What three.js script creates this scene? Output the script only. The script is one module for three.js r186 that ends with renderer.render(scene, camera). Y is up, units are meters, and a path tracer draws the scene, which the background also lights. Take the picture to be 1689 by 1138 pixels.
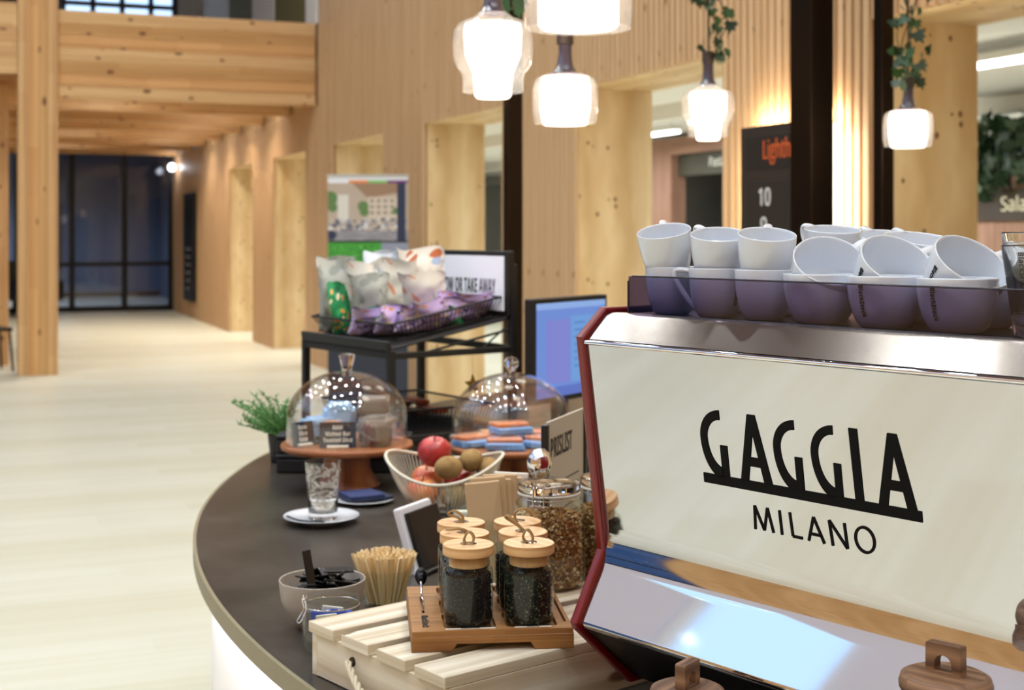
import * as THREE from 'three';
import { RoundedBoxGeometry } from 'three/addons/geometries/RoundedBoxGeometry.js';
import { RectAreaLightUniformsLib } from 'three/addons/lights/RectAreaLightUniformsLib.js';
import * as BGU from 'three/addons/utils/BufferGeometryUtils.js';
import { FontLoader } from 'three/addons/loaders/FontLoader.js';
import { TextGeometry } from 'three/addons/geometries/TextGeometry.js';

// ---------------------------------------------------------------- camera, sky, exposure
const EYE = 1.54, FPX = 2300, CX = 844.5, HZ = 380;          // eye height, focal length in px, principal column, horizon row
const scene = new THREE.Scene();
const camera = new THREE.PerspectiveCamera(2 * Math.atan(569 / FPX) * 180 / Math.PI, 1689 / 1138, 0.05, 120);
camera.position.set(0, EYE, 0);
camera.lookAt(0, EYE, -10);
camera.setViewOffset(1689, 1138, 0, 569 - HZ, 1689, 1138);   // level camera with a shifted lens: verticals stay vertical
camera.focus = 1.5;
camera.userData.fStop = 8.5;
scene.background = new THREE.Color().setRGB(0.46, 0.68, 1.0);
scene.backgroundIntensity = 2.1;
const renderer = new THREE.WebGLRenderer({ antialias: true });
renderer.toneMapping = THREE.LinearToneMapping;
renderer.toneMappingExposure = 1.0;
renderer.shadowMap.enabled = true;
RectAreaLightUniformsLib.init();
const DOWNLIGHT = 8.8, PENDANT = 1.0, LINEAR = 105;            // lamp strengths

// ---------------------------------------------------------------- helpers
let seed = 7;
const rnd = () => { seed = (seed * 1664525 + 1013904223) >>> 0; return seed / 4294967296; };
const rr = (a, b) => a + (b - a) * rnd();
const names = {};
const numbered = (n) => { const k = names[n] = (names[n] ?? -1) + 1; return k ? n + '_' + String(k).padStart(3, '0') : n; };
const v3 = (x, y, z) => new THREE.Vector3(x, y, z);
function mesh(name, geo, mat, parent) {
  const m = new THREE.Mesh(geo, mat); m.name = name; m.castShadow = m.receiveShadow = true;
  if (parent) parent.add(m);
  return m;
}
function tag(o, label, category, group) { Object.assign(o.userData, { label, category }); if (group) o.userData.group = group; return o; }
function thing(name, label, category, p = [0, 0, 0], turn = 0, group) {
  const g = new THREE.Group(); g.name = numbered(name); g.position.set(...p); g.rotation.y = turn; scene.add(g);
  return tag(g, label, category, group);
}
function single(name, geo, mat, label, category, p = [0, 0, 0], turn = 0, group) {
  const m = mesh(numbered(name), geo, mat, scene); m.position.set(...p); m.rotation.y = turn; return tag(m, label, category, group);
}
function struct(name, turn = 0) { const g = new THREE.Group(); g.name = name; g.rotation.y = turn; g.userData.kind = 'structure'; scene.add(g); return g; }
const tr = (g, x, y, z) => g.translate(x, y, z);
const box = (x0, x1, y0, y1, z0, z1) => tr(new THREE.BoxGeometry(x1 - x0, y1 - y0, z1 - z0), (x0 + x1) / 2, (y0 + y1) / 2, (z0 + z1) / 2);
const rbox = (x0, x1, y0, y1, z0, z1, r = 0.003, s = 2) => tr(new RoundedBoxGeometry(x1 - x0, y1 - y0, z1 - z0, s, r), (x0 + x1) / 2, (y0 + y1) / 2, (z0 + z1) / 2);
const merge = (a) => BGU.mergeGeometries(a.map((g) => { const h = g.index ? g.toNonIndexed() : g; for (const k of Object.keys(h.attributes)) if (!['position', 'normal', 'uv'].includes(k)) h.deleteAttribute(k); return h; }));
const lathe = (pts, n = 48, a0 = 0, a1 = Math.PI * 2) => new THREE.LatheGeometry(pts.map((p) => new THREE.Vector2(p[0], p[1])), n, a0, a1);
const tube = (pts, r, n = 40, k = 8, closed = false) => new THREE.TubeGeometry(new THREE.CatmullRomCurve3(pts.map((p) => v3(...p)), closed), n, r, k, closed);
const rod = (a, b, r, k = 8) => {
  const A = v3(...a), B = v3(...b), d = B.clone().sub(A), g = new THREE.CylinderGeometry(r, r, d.length(), k);
  g.applyQuaternion(new THREE.Quaternion().setFromUnitVectors(v3(0, 1, 0), d.clone().normalize()));
  return tr(g, ...A.add(B).multiplyScalar(0.5).toArray());
};
// texture coordinates in metres, v along the grain axis
function uvm(geo, grain = 'y', su = 1, sv = 1, ou = 0, ov = 0) {
  const P = geo.attributes.position, N = geo.attributes.normal, uv = new Float32Array(P.count * 2), gi = 'xyz'.indexOf(grain);
  for (let i = 0; i < P.count; i++) {
    const p = [P.getX(i), P.getY(i), P.getZ(i)], n = [Math.abs(N.getX(i)), Math.abs(N.getY(i)), Math.abs(N.getZ(i))];
    const d = n.indexOf(Math.max(...n)); let a, b;
    if (d === gi) { a = p[(gi + 1) % 3]; b = p[(gi + 2) % 3] * 0.3; } else { b = p[gi]; a = p[3 - d - gi]; }
    uv[2 * i] = a / su + ou; uv[2 * i + 1] = b / sv + ov;
  }
  geo.setAttribute('uv', new THREE.BufferAttribute(uv, 2)); return geo;
}
// point over the frame at a given depth, as a place in the room
const onHeight = (px, py, y) => { const d = (EYE - y) * FPX / (py - HZ); return v3((px - CX) / FPX * d, y, -d); };
const atDepth = (px, py, d) => v3((px - CX) / FPX * d, EYE - (py - HZ) / FPX * d, -d);

// ---------------------------------------------------------------- noise and textures
const hsh = (x, y, s) => { let h = (x * 374761393 + y * 668265263 + s * 2147483647) | 0; h = Math.imul(h ^ (h >>> 13), 1274126177); return ((h ^ (h >>> 16)) >>> 0) / 4294967296; };
function vn(x, y, px, py, s) {  // tiling value noise
  const X = Math.floor(x), Y = Math.floor(y), fx = x - X, fy = y - Y, a = fx * fx * (3 - 2 * fx), b = fy * fy * (3 - 2 * fy), m = (k, p) => ((k % p) + p) % p;
  const g = (i, j) => hsh(m(X + i, px), m(Y + j, py), s);
  return (g(0, 0) * (1 - a) + g(1, 0) * a) * (1 - b) + (g(0, 1) * (1 - a) + g(1, 1) * a) * b;
}
const fb = (u, v, fx, fy, s, o = 3) => { let t = 0, a = 0.5, n = 0; for (let i = 0; i < o; i++) { t += a * vn(u * fx, v * fy, fx, fy, s + i * 17); n += a; a *= 0.5; fx *= 2; fy *= 2; } return t / n; };
function tex(w, h, fn, srgb = true) {
  const d = new Uint8Array(w * h * 4);
  for (let y = 0; y < h; y++) for (let x = 0; x < w; x++) { const c = fn((x + 0.5) / w, (y + 0.5) / h), o = (y * w + x) * 4; d[o] = Math.max(0, Math.min(255, c[0])); d[o + 1] = Math.max(0, Math.min(255, c[1])); d[o + 2] = Math.max(0, Math.min(255, c[2])); d[o + 3] = 255; }
  const t = new THREE.DataTexture(d, w, h); t.wrapS = t.wrapT = THREE.RepeatWrapping; t.magFilter = THREE.LinearFilter; t.minFilter = THREE.LinearMipmapLinearFilter; t.generateMipmaps = true;
  if (srgb) t.colorSpace = THREE.SRGBColorSpace; t.needsUpdate = true; return t;
}
const mix = (a, b, t) => [a[0] + (b[0] - a[0]) * t, a[1] + (b[1] - a[1]) * t, a[2] + (b[2] - a[2]) * t];
function wood({ light, dark, s, fx = 24, fy = 2, boards = 0, knots = 0, wav = 0, size = 512, kr = 0.02, amp = 1, asp = 2 }) {
  const ks = []; for (let i = 0; i < knots; i++) ks.push([hsh(i, 1, s), hsh(i, 2, s), kr * (0.5 + hsh(i, 3, s))]);
  return tex(size, size, (u, v) => {
    let k = 0, warp = 0;
    for (const [a, b, r] of ks) {
      let dx = Math.abs(u - a), dy = Math.abs(v - b) * asp; dx = Math.min(dx, 1 - dx); dy = Math.min(dy, asp - dy); const d = Math.hypot(dx, dy * 0.8) / r;
      if (d < 5) { warp += Math.exp(-d * d * 0.15) * 0.03 * (u > a ? 1 : -1); k = Math.max(k, d < 1 ? 1 : Math.max(0, 1 - (d - 1) * 1.2)); }
    }
    let uu = u + warp + (wav ? wav * (fb(u, v, 3, 4, s + 5) - 0.5) : 0);
    let g = 0.55 * fb(uu, v, fx, fy, s) + 0.45 * fb(uu, v, fx * 4, fy * 2, s + 9, 2);
    if (wav) { const q = (uu * fx * 0.6) % 1; g = 0.6 * g + 0.4 * Math.abs(q - 0.5) * 2; }
    g = (g - 0.5) * 1.7 * amp + 0.45;
    if (boards) { const bi = Math.floor(u * boards), off = hsh(bi, Math.floor(v * 2 + hsh(bi, 4, s)), s + 33) - 0.5; g += off * 0.35; const e = (u * boards) % 1; if (e < 0.02) g += 0.35; }
    const c = mix(light, dark, Math.max(0, Math.min(1, g)));
    return k > 0 ? mix(c, [dark[0] * 0.55, dark[1] * 0.45, dark[2] * 0.38], k * 0.85) : c;
  });
}
const std = (o) => new THREE.MeshStandardMaterial(o), phy = (o) => new THREE.MeshPhysicalMaterial(o);
const T = {
  slat: wood({ light: [220, 186, 144], dark: [186, 144, 100], s: 3, fx: 12, fy: 2, knots: 4, kr: 0.01 }),
  glulam: wood({ light: [226, 186, 134], dark: [190, 142, 90], s: 11, fx: 10, fy: 1, boards: 8, knots: 14, kr: 0.012 }),
  ply: wood({ light: [232, 206, 160], dark: [204, 168, 116], s: 21, fx: 5, fy: 2, wav: 0.12, knots: 11, kr: 0.0075, size: 512, asp: 1 }),
  floor: wood({ light: [229, 229, 213], dark: [213, 209, 184], s: 31, fx: 9, fy: 1, boards: 6, amp: 0.8 }),
  pale: wood({ light: [230, 222, 204], dark: [190, 170, 138], s: 41, fx: 9, fy: 1, wav: 0.08, knots: 2, kr: 0.03 }),
  bamboo: wood({ light: [176, 124, 66], dark: [130, 86, 42], s: 51, fx: 16, fy: 1, boards: 10 }),
  lid: wood({ light: [230, 188, 136], dark: [196, 146, 92], s: 61, fx: 7, fy: 1, wav: 0.1 }),
  mango: wood({ light: [150, 112, 80], dark: [92, 62, 40], s: 71, fx: 8, fy: 1, wav: 0.15 }),
  acacia: wood({ light: [176, 112, 66], dark: [116, 62, 32], s: 81, fx: 8, fy: 1, wav: 0.1 }),
  pink: wood({ light: [164, 126, 104], dark: [134, 98, 78], s: 91, fx: 10, fy: 1, boards: 5 }),
  stone: tex(512, 512, (u, v) => { const n = fb(u, v, 6, 6, 5, 4), f = fb(u, v, 90, 90, 8, 2), c = 62 + (n - 0.5) * 44 + (f - 0.5) * 12; return [c * 1.03, c * 0.95, c * 0.86]; }),
  grit: tex(256, 256, (u, v) => { const c = 128 + (fb(u, v, 60, 60, 15, 2) - 0.5) * 160; return [c, c, c]; }, false),
};
const wmat = (t, o = {}) => std({ map: t, roughness: 0.55, ...o });
const MAT = {
  slat: wmat(T.slat), glulam: wmat(T.glulam), ply: wmat(T.ply), floor: phy({ map: T.floor, roughness: 0.38, specularIntensity: 0.7 }),
  pale: wmat(T.pale, { roughness: 0.7 }), bamboo: wmat(T.bamboo, { roughness: 0.6 }), lid: wmat(T.lid, { roughness: 0.5 }), mango: wmat(T.mango), acacia: wmat(T.acacia, { roughness: 0.4 }), pink: wmat(T.pink),
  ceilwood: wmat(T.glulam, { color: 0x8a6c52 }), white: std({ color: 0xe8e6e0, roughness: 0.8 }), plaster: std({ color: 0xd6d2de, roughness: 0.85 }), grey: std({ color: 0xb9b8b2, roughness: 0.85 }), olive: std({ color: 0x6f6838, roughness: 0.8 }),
  black: std({ color: 0x0b0b0c, roughness: 0.45 }), blackmetal: std({ color: 0x0b0a0a, roughness: 0.6 }), steel: std({ color: 0x2e241c, roughness: 0.3, metalness: 0.9 }),
  stone: phy({ map: T.stone, roughness: 0.28, bumpMap: T.grit, bumpScale: 0.0002 }), edge: std({ color: 0x8c8266, roughness: 0.5 }),
  mirror: std({ color: 0xd6d6d9, roughness: 0.045, metalness: 1 }), chrome: std({ color: 0xeceef2, roughness: 0.03, metalness: 1 }), brushed: phy({ color: 0x9a9088, roughness: 0.2, metalness: 1, anisotropy: 0.92, anisotropyRotation: Math.PI / 2 }),
  red: phy({ color: 0x76080f, roughness: 0.3, clearcoat: 0.35, clearcoatRoughness: 0.08 }), darkbody: std({ color: 0x14110f, roughness: 0.35, metalness: 0.4 }),
  china: phy({ color: 0xdde3ec, roughness: 0.12, clearcoat: 0.6, clearcoatRoughness: 0.04 }), ink: std({ color: 0x101010, roughness: 0.6 }), logo: phy({ color: 0x0c0b09, roughness: 0.8, specularIntensity: 0.4 }),
  glass: phy({ color: 0xffffff, roughness: 0.02, transmission: 1, thickness: 0, ior: 1.5 }), crystal: phy({ color: 0xffffff, roughness: 0.015, transmission: 1, thickness: 0, ior: 1.65 }), jarglass: phy({ color: 0xf2f7f5, roughness: 0.03, transmission: 1, thickness: 0, ior: 1.5 }),
  solidglass: phy({ color: 0xffffff, roughness: 0.01, transmission: 1, thickness: 0.02, ior: 1.5 }),
  smoke: phy({ color: new THREE.Color().setRGB(0.37, 0.325, 0.47), roughness: 0.05, transmission: 1, thickness: 0, ior: 1.49 }),
  twine: std({ color: 0xa98a5c, roughness: 0.9 }), paper: std({ color: 0xe7e2d6, roughness: 0.85 }), kraft: std({ color: 0xcdb08a, roughness: 0.9 }),
  cream: std({ color: 0xd9d3c2, roughness: 0.4 }), leaf: phy({ color: 0x24481e, roughness: 0.55, transmission: 0.25, thickness: 0 }), leaf2: phy({ color: 0x5c9a4a, roughness: 0.6, transmission: 0.3, thickness: 0 }), bark: std({ color: 0x3a2c1c, roughness: 0.9 }),
};
const glow = (c, k) => std({ color: 0x222222, emissive: c, emissiveIntensity: k, roughness: 0.6 });

// ---------------------------------------------------------------- the hall: x across into the slatted wall, z towards the camera along it
const TH = Math.atan2(0.365, 0.931);
const hallP = (v, y, u) => v3(v, y, -u).applyAxisAngle(v3(0, 1, 0), TH);
const WX = 3.75, WT = 0.535, DOORH = 2.47, TOP = 9, UF = 15.6;
const openings = []; for (let k = 0; k < 6; k++) openings.push([5.13 + 3.23 * k - 1.9, 5.13 + 3.23 * k]);   // u ranges of the six portals

{ // floor
  const f = struct('floor', TH);
  mesh('floor_boards', uvm(box(-6.8, 14, -0.12, 0, -34, 7), 'x', 1.2, 3.2), MAT.floor, f);
}
{ // high timber ceiling over the hall
  const c = struct('ceiling', TH);
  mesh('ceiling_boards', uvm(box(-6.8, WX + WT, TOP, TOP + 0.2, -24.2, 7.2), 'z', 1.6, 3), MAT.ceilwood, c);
}
{ // slatted wall with portals
  const w = struct('wall_right', TH);
  let edge = -7; const piers = [];
  for (const [a, b] of openings) { piers.push([edge, a]); edge = b; }
  piers.push([edge, 27.6]);
  for (const [a, b] of piers) mesh('pier', uvm(box(WX, WX + WT, 0, DOORH, -b, -a), 'y', 0.9, 0.9, a * 0.37, a * 0.11), MAT.ply, w);
  mesh('lintel', uvm(box(WX, WX + WT, DOORH, 2.95, -27.6, 7), 'z', 0.9, 0.9), MAT.ply, w);
  mesh('upper_wall', uvm(box(WX, WX + WT, 2.95, TOP, -24.2, 7), 'z', 0.9, 0.9), MAT.ply, w);
  mesh('upper_wall', box(WX, WX + WT, 2.95, 3.9, -27.6, -24.2), MAT.white, w);
  const felt = std({ color: 0x8a5c38, roughness: 0.95 });
  mesh('slat_backing', box(WX - 0.006, WX, DOORH, TOP, -UF, -2.2), felt, w); mesh('slat_backing', box(WX - 0.006, WX, DOORH, 2.95, -27.4, -UF), felt, w);
  for (const [a, b] of piers) mesh('slat_backing', box(WX - 0.006, WX, 0, DOORH, -Math.min(b, 27.4), -Math.max(a, 2.2)), felt, w);
  const far = [], shapes = {};
  for (let i = 0; i < 392; i++) {
    const u = 2.2 + i * 0.065;
    const over = openings.some(([a, b]) => u > a - 0.01 && u < b + 0.01), y0 = over ? DOORH : 0, y1 = u > UF - 0.1 ? 2.95 : TOP;
    if (u > 27.4) break;
    if (u < 9.3) {
      const key = y0 + '_' + (i % 4);
      shapes[key] ??= uvm(rbox(WX - 0.03, WX, y0, y1, -0.0225, 0.0225, 0.004, 1), 'y', 0.5, 1.6, (i % 4) * 0.23, (i % 4) * 0.41);
      mesh('slat', shapes[key], MAT.slat, w).position.z = -u;
    } else far.push(uvm(box(WX - 0.03, WX, y0, y1, -u - 0.0225, -u + 0.0225), 'y', 0.5, 1.6, rnd(), rnd()));
  }
  mesh('slat_field', merge(far), MAT.slat, w).userData.kind = 'stuff';
  for (const [a, b] of [[16.13, 17.95], [19.4, 21.3]]) mesh('olive_panel', box(WX - 0.02, WX, 3.9, TOP, -b, -a), MAT.olive, w);
  for (const [a, b] of [[UF, 16.13], [17.95, 19.4], [21.3, 24]]) mesh('white_panel', box(WX - 0.03, WX, 3.9, TOP, -b, -a), MAT.white, w);
}
const glu = [MAT.glulam, wmat(T.glulam, { color: 0xf2ead8 }), wmat(T.glulam, { color: 0xfff2e2 })];
{ // timber gallery front over the corridor, its column and joists
  const col = struct('column', TH); for (let i = 0; i < 4; i++) mesh('lamella', uvm(rbox(0.52 + i * 0.1, 0.6195 + i * 0.1, 0, TOP, -UF - 0.4, -UF, 0.002, 1), 'y', 0.8, 3, i * 0.21, i * 0.37), glu[[0, 2, 1, 0][i]], col);
  const f = struct('gallery_beam', TH);
  mesh('beam_core', box(0.925, WX - 0.03, 2.965, 3.895, -UF - 0.2, -UF - 0.036), MAT.glulam, f);
  for (let i = 0; i < 7; i++) mesh('lamella', uvm(rbox(0.925, WX - 0.03, 2.96 + i * 0.1345, 2.96 + i * 0.1345 + 0.133, -UF - 0.06, -UF - 0.03, 0.002, 1), 'x', 0.9, 2.6, i * 0.173, i * 0.29), glu[(i * 2) % 3], f);
  mesh('beam_face', uvm(box(-6.5, 0.515, 3.2, 3.95, -UF - 0.2, -UF - 0.03), 'x', 0.55, 2.6, 0.3), MAT.glulam, f);
  mesh('gallery_deck', uvm(box(-6.5, WX - 0.03, 3.32, 3.88, -34, -UF - 0.21), 'x', 0.8, 2.6), MAT.glulam, f);
  for (const u of [17, 18.6, 20.25, 21.9, 23.5, 25.1, 26.7]) mesh('joist', uvm(box(0.3, WX - 0.03, 2.95, 3.32, -u - 0.16, -u), 'x', 0.5, 2.4, u * 0.3), MAT.glulam, f);
  const side = struct('wall_bay', TH);
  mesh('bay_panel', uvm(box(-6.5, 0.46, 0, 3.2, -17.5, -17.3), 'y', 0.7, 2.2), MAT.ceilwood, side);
  mesh('bay_post', uvm(box(0.18, 0.46, 0, 3.2, -17.3, -16.9), 'y', 0.7, 2.2, 0.4), MAT.glulam, side);
}
{ // dark glazed screen at the end of the corridor
  const w = struct('window_1', TH), U = -27.5;
  const bars = [];
  for (const v of [0.9, 1.87, 2.83, 3.7]) bars.push([v - 0.05, v + 0.05, 0, 3.32]);
  for (const [y0, y1] of [[0, 0.1], [0.86, 0.94], [3.22, 3.32]]) bars.push([0.3, 3.74, y0, y1]);
  for (const [a, b, c, d] of bars) mesh('frame_bar', box(a, b, c, d, U - 0.05, U + 0.05), MAT.black, w);
  const tint = phy({ color: new THREE.Color().setRGB(0.62, 0.67, 0.74), roughness: 0.03, transmission: 1, thickness: 0, ior: 1.5 });
  for (const [a, b] of [[0.95, 1.82], [1.92, 2.78], [2.88, 3.65]]) for (const [c, d] of [[0.1, 0.86], [0.94, 3.22]]) mesh('pane', box(a, b, c, d, U - 0.004, U + 0.004), tint, w);
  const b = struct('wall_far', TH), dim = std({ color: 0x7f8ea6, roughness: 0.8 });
  mesh('lobby_wall', box(-2, 4.3, 0, 3.32, -34, -33.8), dim, b);
  mesh('lobby_wall', box(4.28, 4.4, 0, 3.32, -34, -27.6), dim, b);
  mesh('lobby_wall', box(-2.2, -2, 0, 3.32, -34, -17.5), dim, b);
  mesh('lobby_soffit', box(3.7, 4.4, 3.32, 3.5, -34, -27.4), dim, b);
  mesh('lobby_door', rbox(1.2, 2.1, 0.02, 2.15, -33.8, -33.74), std({ color: 0x565b64, roughness: 0.6 }), b);
  mesh('lobby_skirting', box(-2, 4.28, 0, 0.1, -33.8, -33.77), std({ color: 0x4a2420, roughness: 0.7 }), b);
}
{ // gallery end wall with a window to the sky
  const w = struct('wall_gallery', TH), Z0 = -24.2, Z1 = -24;
  mesh('wall_piece', box(-6.5, 1.45, 3.88, TOP, Z0, Z1), MAT.black, w);
  mesh('wall_piece', box(3.35, WX + WT, 3.88, TOP, Z0, Z1), MAT.grey, w);
  mesh('wall_piece', box(1.45, 3.35, 6.4, TOP, Z0, Z1), MAT.black, w);
  const q = struct('window_2', TH);
  for (const v of [1.5, 1.97, 2.44, 2.91, 3.3]) mesh('frame_bar', box(v - 0.04, v + 0.04, 3.9, 6.4, Z0 + 0.04, Z1 - 0.02), MAT.black, q);
  for (const y of [3.94, 4.42, 5.3, 6.35]) mesh('frame_bar', box(1.46, 3.34, y - 0.035, y + 0.035, Z0 + 0.05, Z1 - 0.03), MAT.black, q);
  mesh('pane', box(1.46, 3.34, 3.95, 6.38, Z0 + 0.09, Z0 + 0.1), MAT.glass, q);
}
{ // long outer wall: high windows, blue-tinted glazing and timber panelling below; and the wall behind the camera
  const w = struct('wall_left', TH), X0 = -6.8, X1 = -6.5, Y0 = 4.2, Y1 = 8.5;
  const wins = [[-3.4, -2.1], [-1.2, 0.1], [4.4, 5.7], [6.7, 8.0], [9.0, 10.3], [11.3, 12.6]], G0 = 4.8, G1 = 13.6;
  mesh('wall_piece', box(X0, X1, 3.5, Y0, -24.2, 7), MAT.plaster, w); mesh('wall_piece', box(X0, X1, Y1, TOP, -24.2, 7), MAT.plaster, w);
  let e = -7; for (const [a, b] of wins) { mesh('wall_piece', box(X0, X1, Y0, Y1, -a, -e), MAT.plaster, w); e = b; }
  mesh('wall_piece', box(X0, X1, Y0, Y1, -24.2, -e), MAT.plaster, w);
  mesh('timber_panelling', uvm(box(X0, X1, 0, 3.5, -G0, 7), 'y', 0.8, 3), MAT.glulam, w); mesh('timber_panelling', uvm(box(X0, X1, 0, 3.5, -24.2, -G1), 'y', 0.8, 3), MAT.glulam, w);
  wins.forEach(([a, b], i) => {
    const q = struct('window_' + (3 + i), TH);
    for (const u of [a + 0.04, b - 0.04]) mesh('frame_bar', box(X0 + 0.08, X0 + 0.2, Y0, Y1, -u - 0.04, -u + 0.04), MAT.white, q);
    for (const y of [Y0 + 0.04, Y1 - 0.04]) mesh('frame_bar', box(X0 + 0.09, X0 + 0.19, y - 0.04, y + 0.04, -b, -a), MAT.white, q);
    mesh('pane', box(X0 + 0.13, X0 + 0.14, Y0 + 0.02, Y1 - 0.02, -b + 0.02, -a - 0.02), MAT.glass, q);
  });
  const q = struct('window_9', TH), tint = phy({ color: new THREE.Color().setRGB(0.2, 0.26, 0.34), roughness: 0.03, transmission: 1, thickness: 0, ior: 1.5 });
  for (let u = G0; u <= G1 + 0.01; u += 2.2) mesh('frame_bar', box(X0 + 0.06, X0 + 0.22, 0, 3.5, -u - 0.05, -u + 0.05), MAT.black, q);
  for (const y of [0.06, 2.3, 3.44]) mesh('frame_bar', box(X0 + 0.07, X0 + 0.21, y - 0.05, y + 0.05, -G1, -G0), MAT.black, q);
  for (let u = G0; u < G1 - 0.1; u += 2.2) mesh('pane', box(X0 + 0.13, X0 + 0.14, 0.1, 3.4, -u - 2.15, -u - 0.05), tint, q);
  const bk = struct('wall_back', TH);
  mesh('wall_piece', uvm(box(-6.8, WX + WT, 0, TOP, 7, 7.2), 'y', 1, 2), MAT.slat, bk);
}
{ // room beyond the portals
  const r = struct('wall_food_hall', TH), C = 2.72;
  mesh('wall_piece', box(13, 13.2, 0, C, -31, -1), MAT.grey, r);
  mesh('wall_piece', box(WX + WT, 13, 0, C, -1.2, -1), MAT.grey, r);
  mesh('wall_piece', box(WX + WT, 13, 0, C, -31.2, -31), MAT.grey, r);
  mesh('wall_band', box(12.9, 13, 2.0, 2.3, -31, -1.2), MAT.black, r);
  const c = struct('ceiling_food_hall', TH);
  mesh('ceiling_slab', box(WX + WT, 13.2, C, C + 0.15, -31.2, -1), MAT.white, c);
  for (const v of [6.2, 8.6, 11]) mesh('ceiling_rib', box(v - 0.1, v + 0.1, C - 0.14, C, -31, -1.2), MAT.white, c);
}

// ---------------------------------------------------------------- lamps
{ // downlights in the high ceiling
  const housing = lathe([[0.11, 0], [0.12, 0.005], [0.12, 0.05], [0.09, 0.05], [0.09, 0.012]], 20), disc = new THREE.CylinderGeometry(0.09, 0.09, 0.012, 20), lens = glow(0xf4fbff, 220);
  const trim = std({ color: 0xd8d8d4, roughness: 0.5 });
  for (let i = 0; i < 6; i++) for (let j = 0; j < 6; j++) {
    const v = -5.6 + i * 1.75, u = -4.5 + j * 3.4, p = hallP(v, TOP - 0.052, u);
    const g = thing('ceiling_downlight', 'round white downlight set in the high timber ceiling', 'downlight', p.toArray(), TH, 'downlights in the timber ceiling');
    mesh('trim_ring', housing, trim, g); const d = mesh('lens', disc, lens, g); d.position.y = 0.02;
    const s = new THREE.SpotLight(0xf0faff, DOWNLIGHT, 0, 1.3, 0.5); s.position.copy(p).y -= 0.02; s.target.position.copy(p).y -= 5; s.castShadow = true; s.shadow.radius = 4.5; s.name = 'downlight_lamp';
    scene.add(s, s.target);
  }
  for (const [v, u] of [[1.55, 16.3], [3.1, 17.8], [3.1, 19.4], [3.1, 21.1], [1.55, 21.1], [3.1, 22.7], [1.55, 24.3]]) {
    const p = hallP(v, 3.27, u), g = thing('corridor_downlight', 'small round downlight between the corridor joists', 'downlight', p.toArray(), TH, 'downlights between the corridor joists');
    mesh('trim_ring', housing, trim, g).scale.setScalar(0.7); const d = mesh('lens', disc, lens, g); d.position.y = 0.014; d.scale.setScalar(0.7);
    const s = new THREE.SpotLight(0xfff0dc, 10, 0, 1.05, 0.7); s.position.copy(p).y -= 0.02; s.target.position.copy(p).y -= 3; s.castShadow = true; s.shadow.radius = 3; s.name = 'corridor_lamp';
    scene.add(s, s.target);
  }
}
function linearLamp(v, u, len, along, label, y = 2.58) {
  const p = hallP(v, y, u), g = thing('linear_ceiling_lamp', label, 'ceiling lamp', p.toArray(), TH + (along ? Math.PI / 2 : 0), 'linear lamps in the food hall');
  mesh('housing', rbox(-len / 2 - 0.02, len / 2 + 0.02, 0.02, 0.07, -0.07, 0.07, 0.01), MAT.white, g);
  mesh('lamp_tube', rbox(-len / 2, len / 2, -0.01, 0.02, -0.055, 0.055, 0.008), glow(0xffffff, 6), g);
  mesh('hanger', box(-len / 2 + 0.1, -len / 2 + 0.115, 0.07, 2.72 - y, -0.006, 0.006), MAT.white, g);
  mesh('hanger', box(len / 2 - 0.115, len / 2 - 0.1, 0.07, 2.72 - y, -0.006, 0.006), MAT.white, g);
  const l = new THREE.RectAreaLight(0xf2f9ff, LINEAR, len, 0.11); l.position.copy(p).y -= 0.02; const ph = TH + (along ? Math.PI / 2 : 0); l.up.set(Math.sin(ph), 0, Math.cos(ph)); l.lookAt(p.x, p.y - 5, p.z); l.name = 'linear_lamp'; scene.add(l);
}
linearLamp(7.0, 14.3, 2.4, true, 'white linear lamp glowing above the dark serving hatch');
linearLamp(6.0, 7.6, 2.2, true, 'long white linear lamp in front of the plant-topped kiosk');
linearLamp(10.6, 9.4, 2.0, false, 'white linear lamp just above the plants of the kiosk');
linearLamp(9.6, 11.6, 2.0, true, 'white linear lamp deep behind the plants of the kiosk');
linearLamp(6.3, 19.0, 2.4, true, 'white linear lamp glimpsed past the slim steel post');
linearLamp(6.6, 10.8, 2.4, true, 'white linear lamp hidden between the two kiosks of the food hall');
linearLamp(11.2, 15, 3.0, true, 'white linear lamp before the far wall of the food hall');
linearLamp(11.2, 21, 3.0, true, 'white linear lamp at the far end of the food hall');
{ // cool lobby lamp behind the dark glazing
  const p = hallP(1.8, 3.2, 30.5), g = thing('lobby_lamp', 'round cool lamp in the lobby behind the dark glazing', 'lamp', p.toArray(), TH); mesh('lamp_disc', new THREE.CylinderGeometry(0.2, 0.2, 0.03, 28), glow(0xdfe8ff, 3), g); mesh('canopy', new THREE.CylinderGeometry(0.06, 0.06, 0.1, 20).translate(0, 0.065, 0), MAT.black, g);
  const s = new THREE.SpotLight(0xdfe8ff, 34, 0, 1.4, 0.5); s.position.copy(p).y -= 0.03; s.target.position.copy(p).y -= 3; s.castShadow = true; s.shadow.radius = 8; s.name = 'lobby_spot'; scene.add(s, s.target);
}

// ---------------------------------------------------------------- lettering
const font = await new FontLoader().loadAsync('fonts/droid/droid_sans_bold.typeface.json');
const fontR = await new FontLoader().loadAsync('fonts/droid/droid_sans_regular.typeface.json');
function text(s, size, depth = 0.001, sx = 1, f = font, centre = true) {
  const g = new TextGeometry(s, { font: f, size, depth, curveSegments: 5 }); g.scale(sx, 1, 1); g.computeBoundingBox();
  const b = g.boundingBox; if (centre) g.translate(-(b.min.x + b.max.x) / 2, 0, 0); return g;
}
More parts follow.
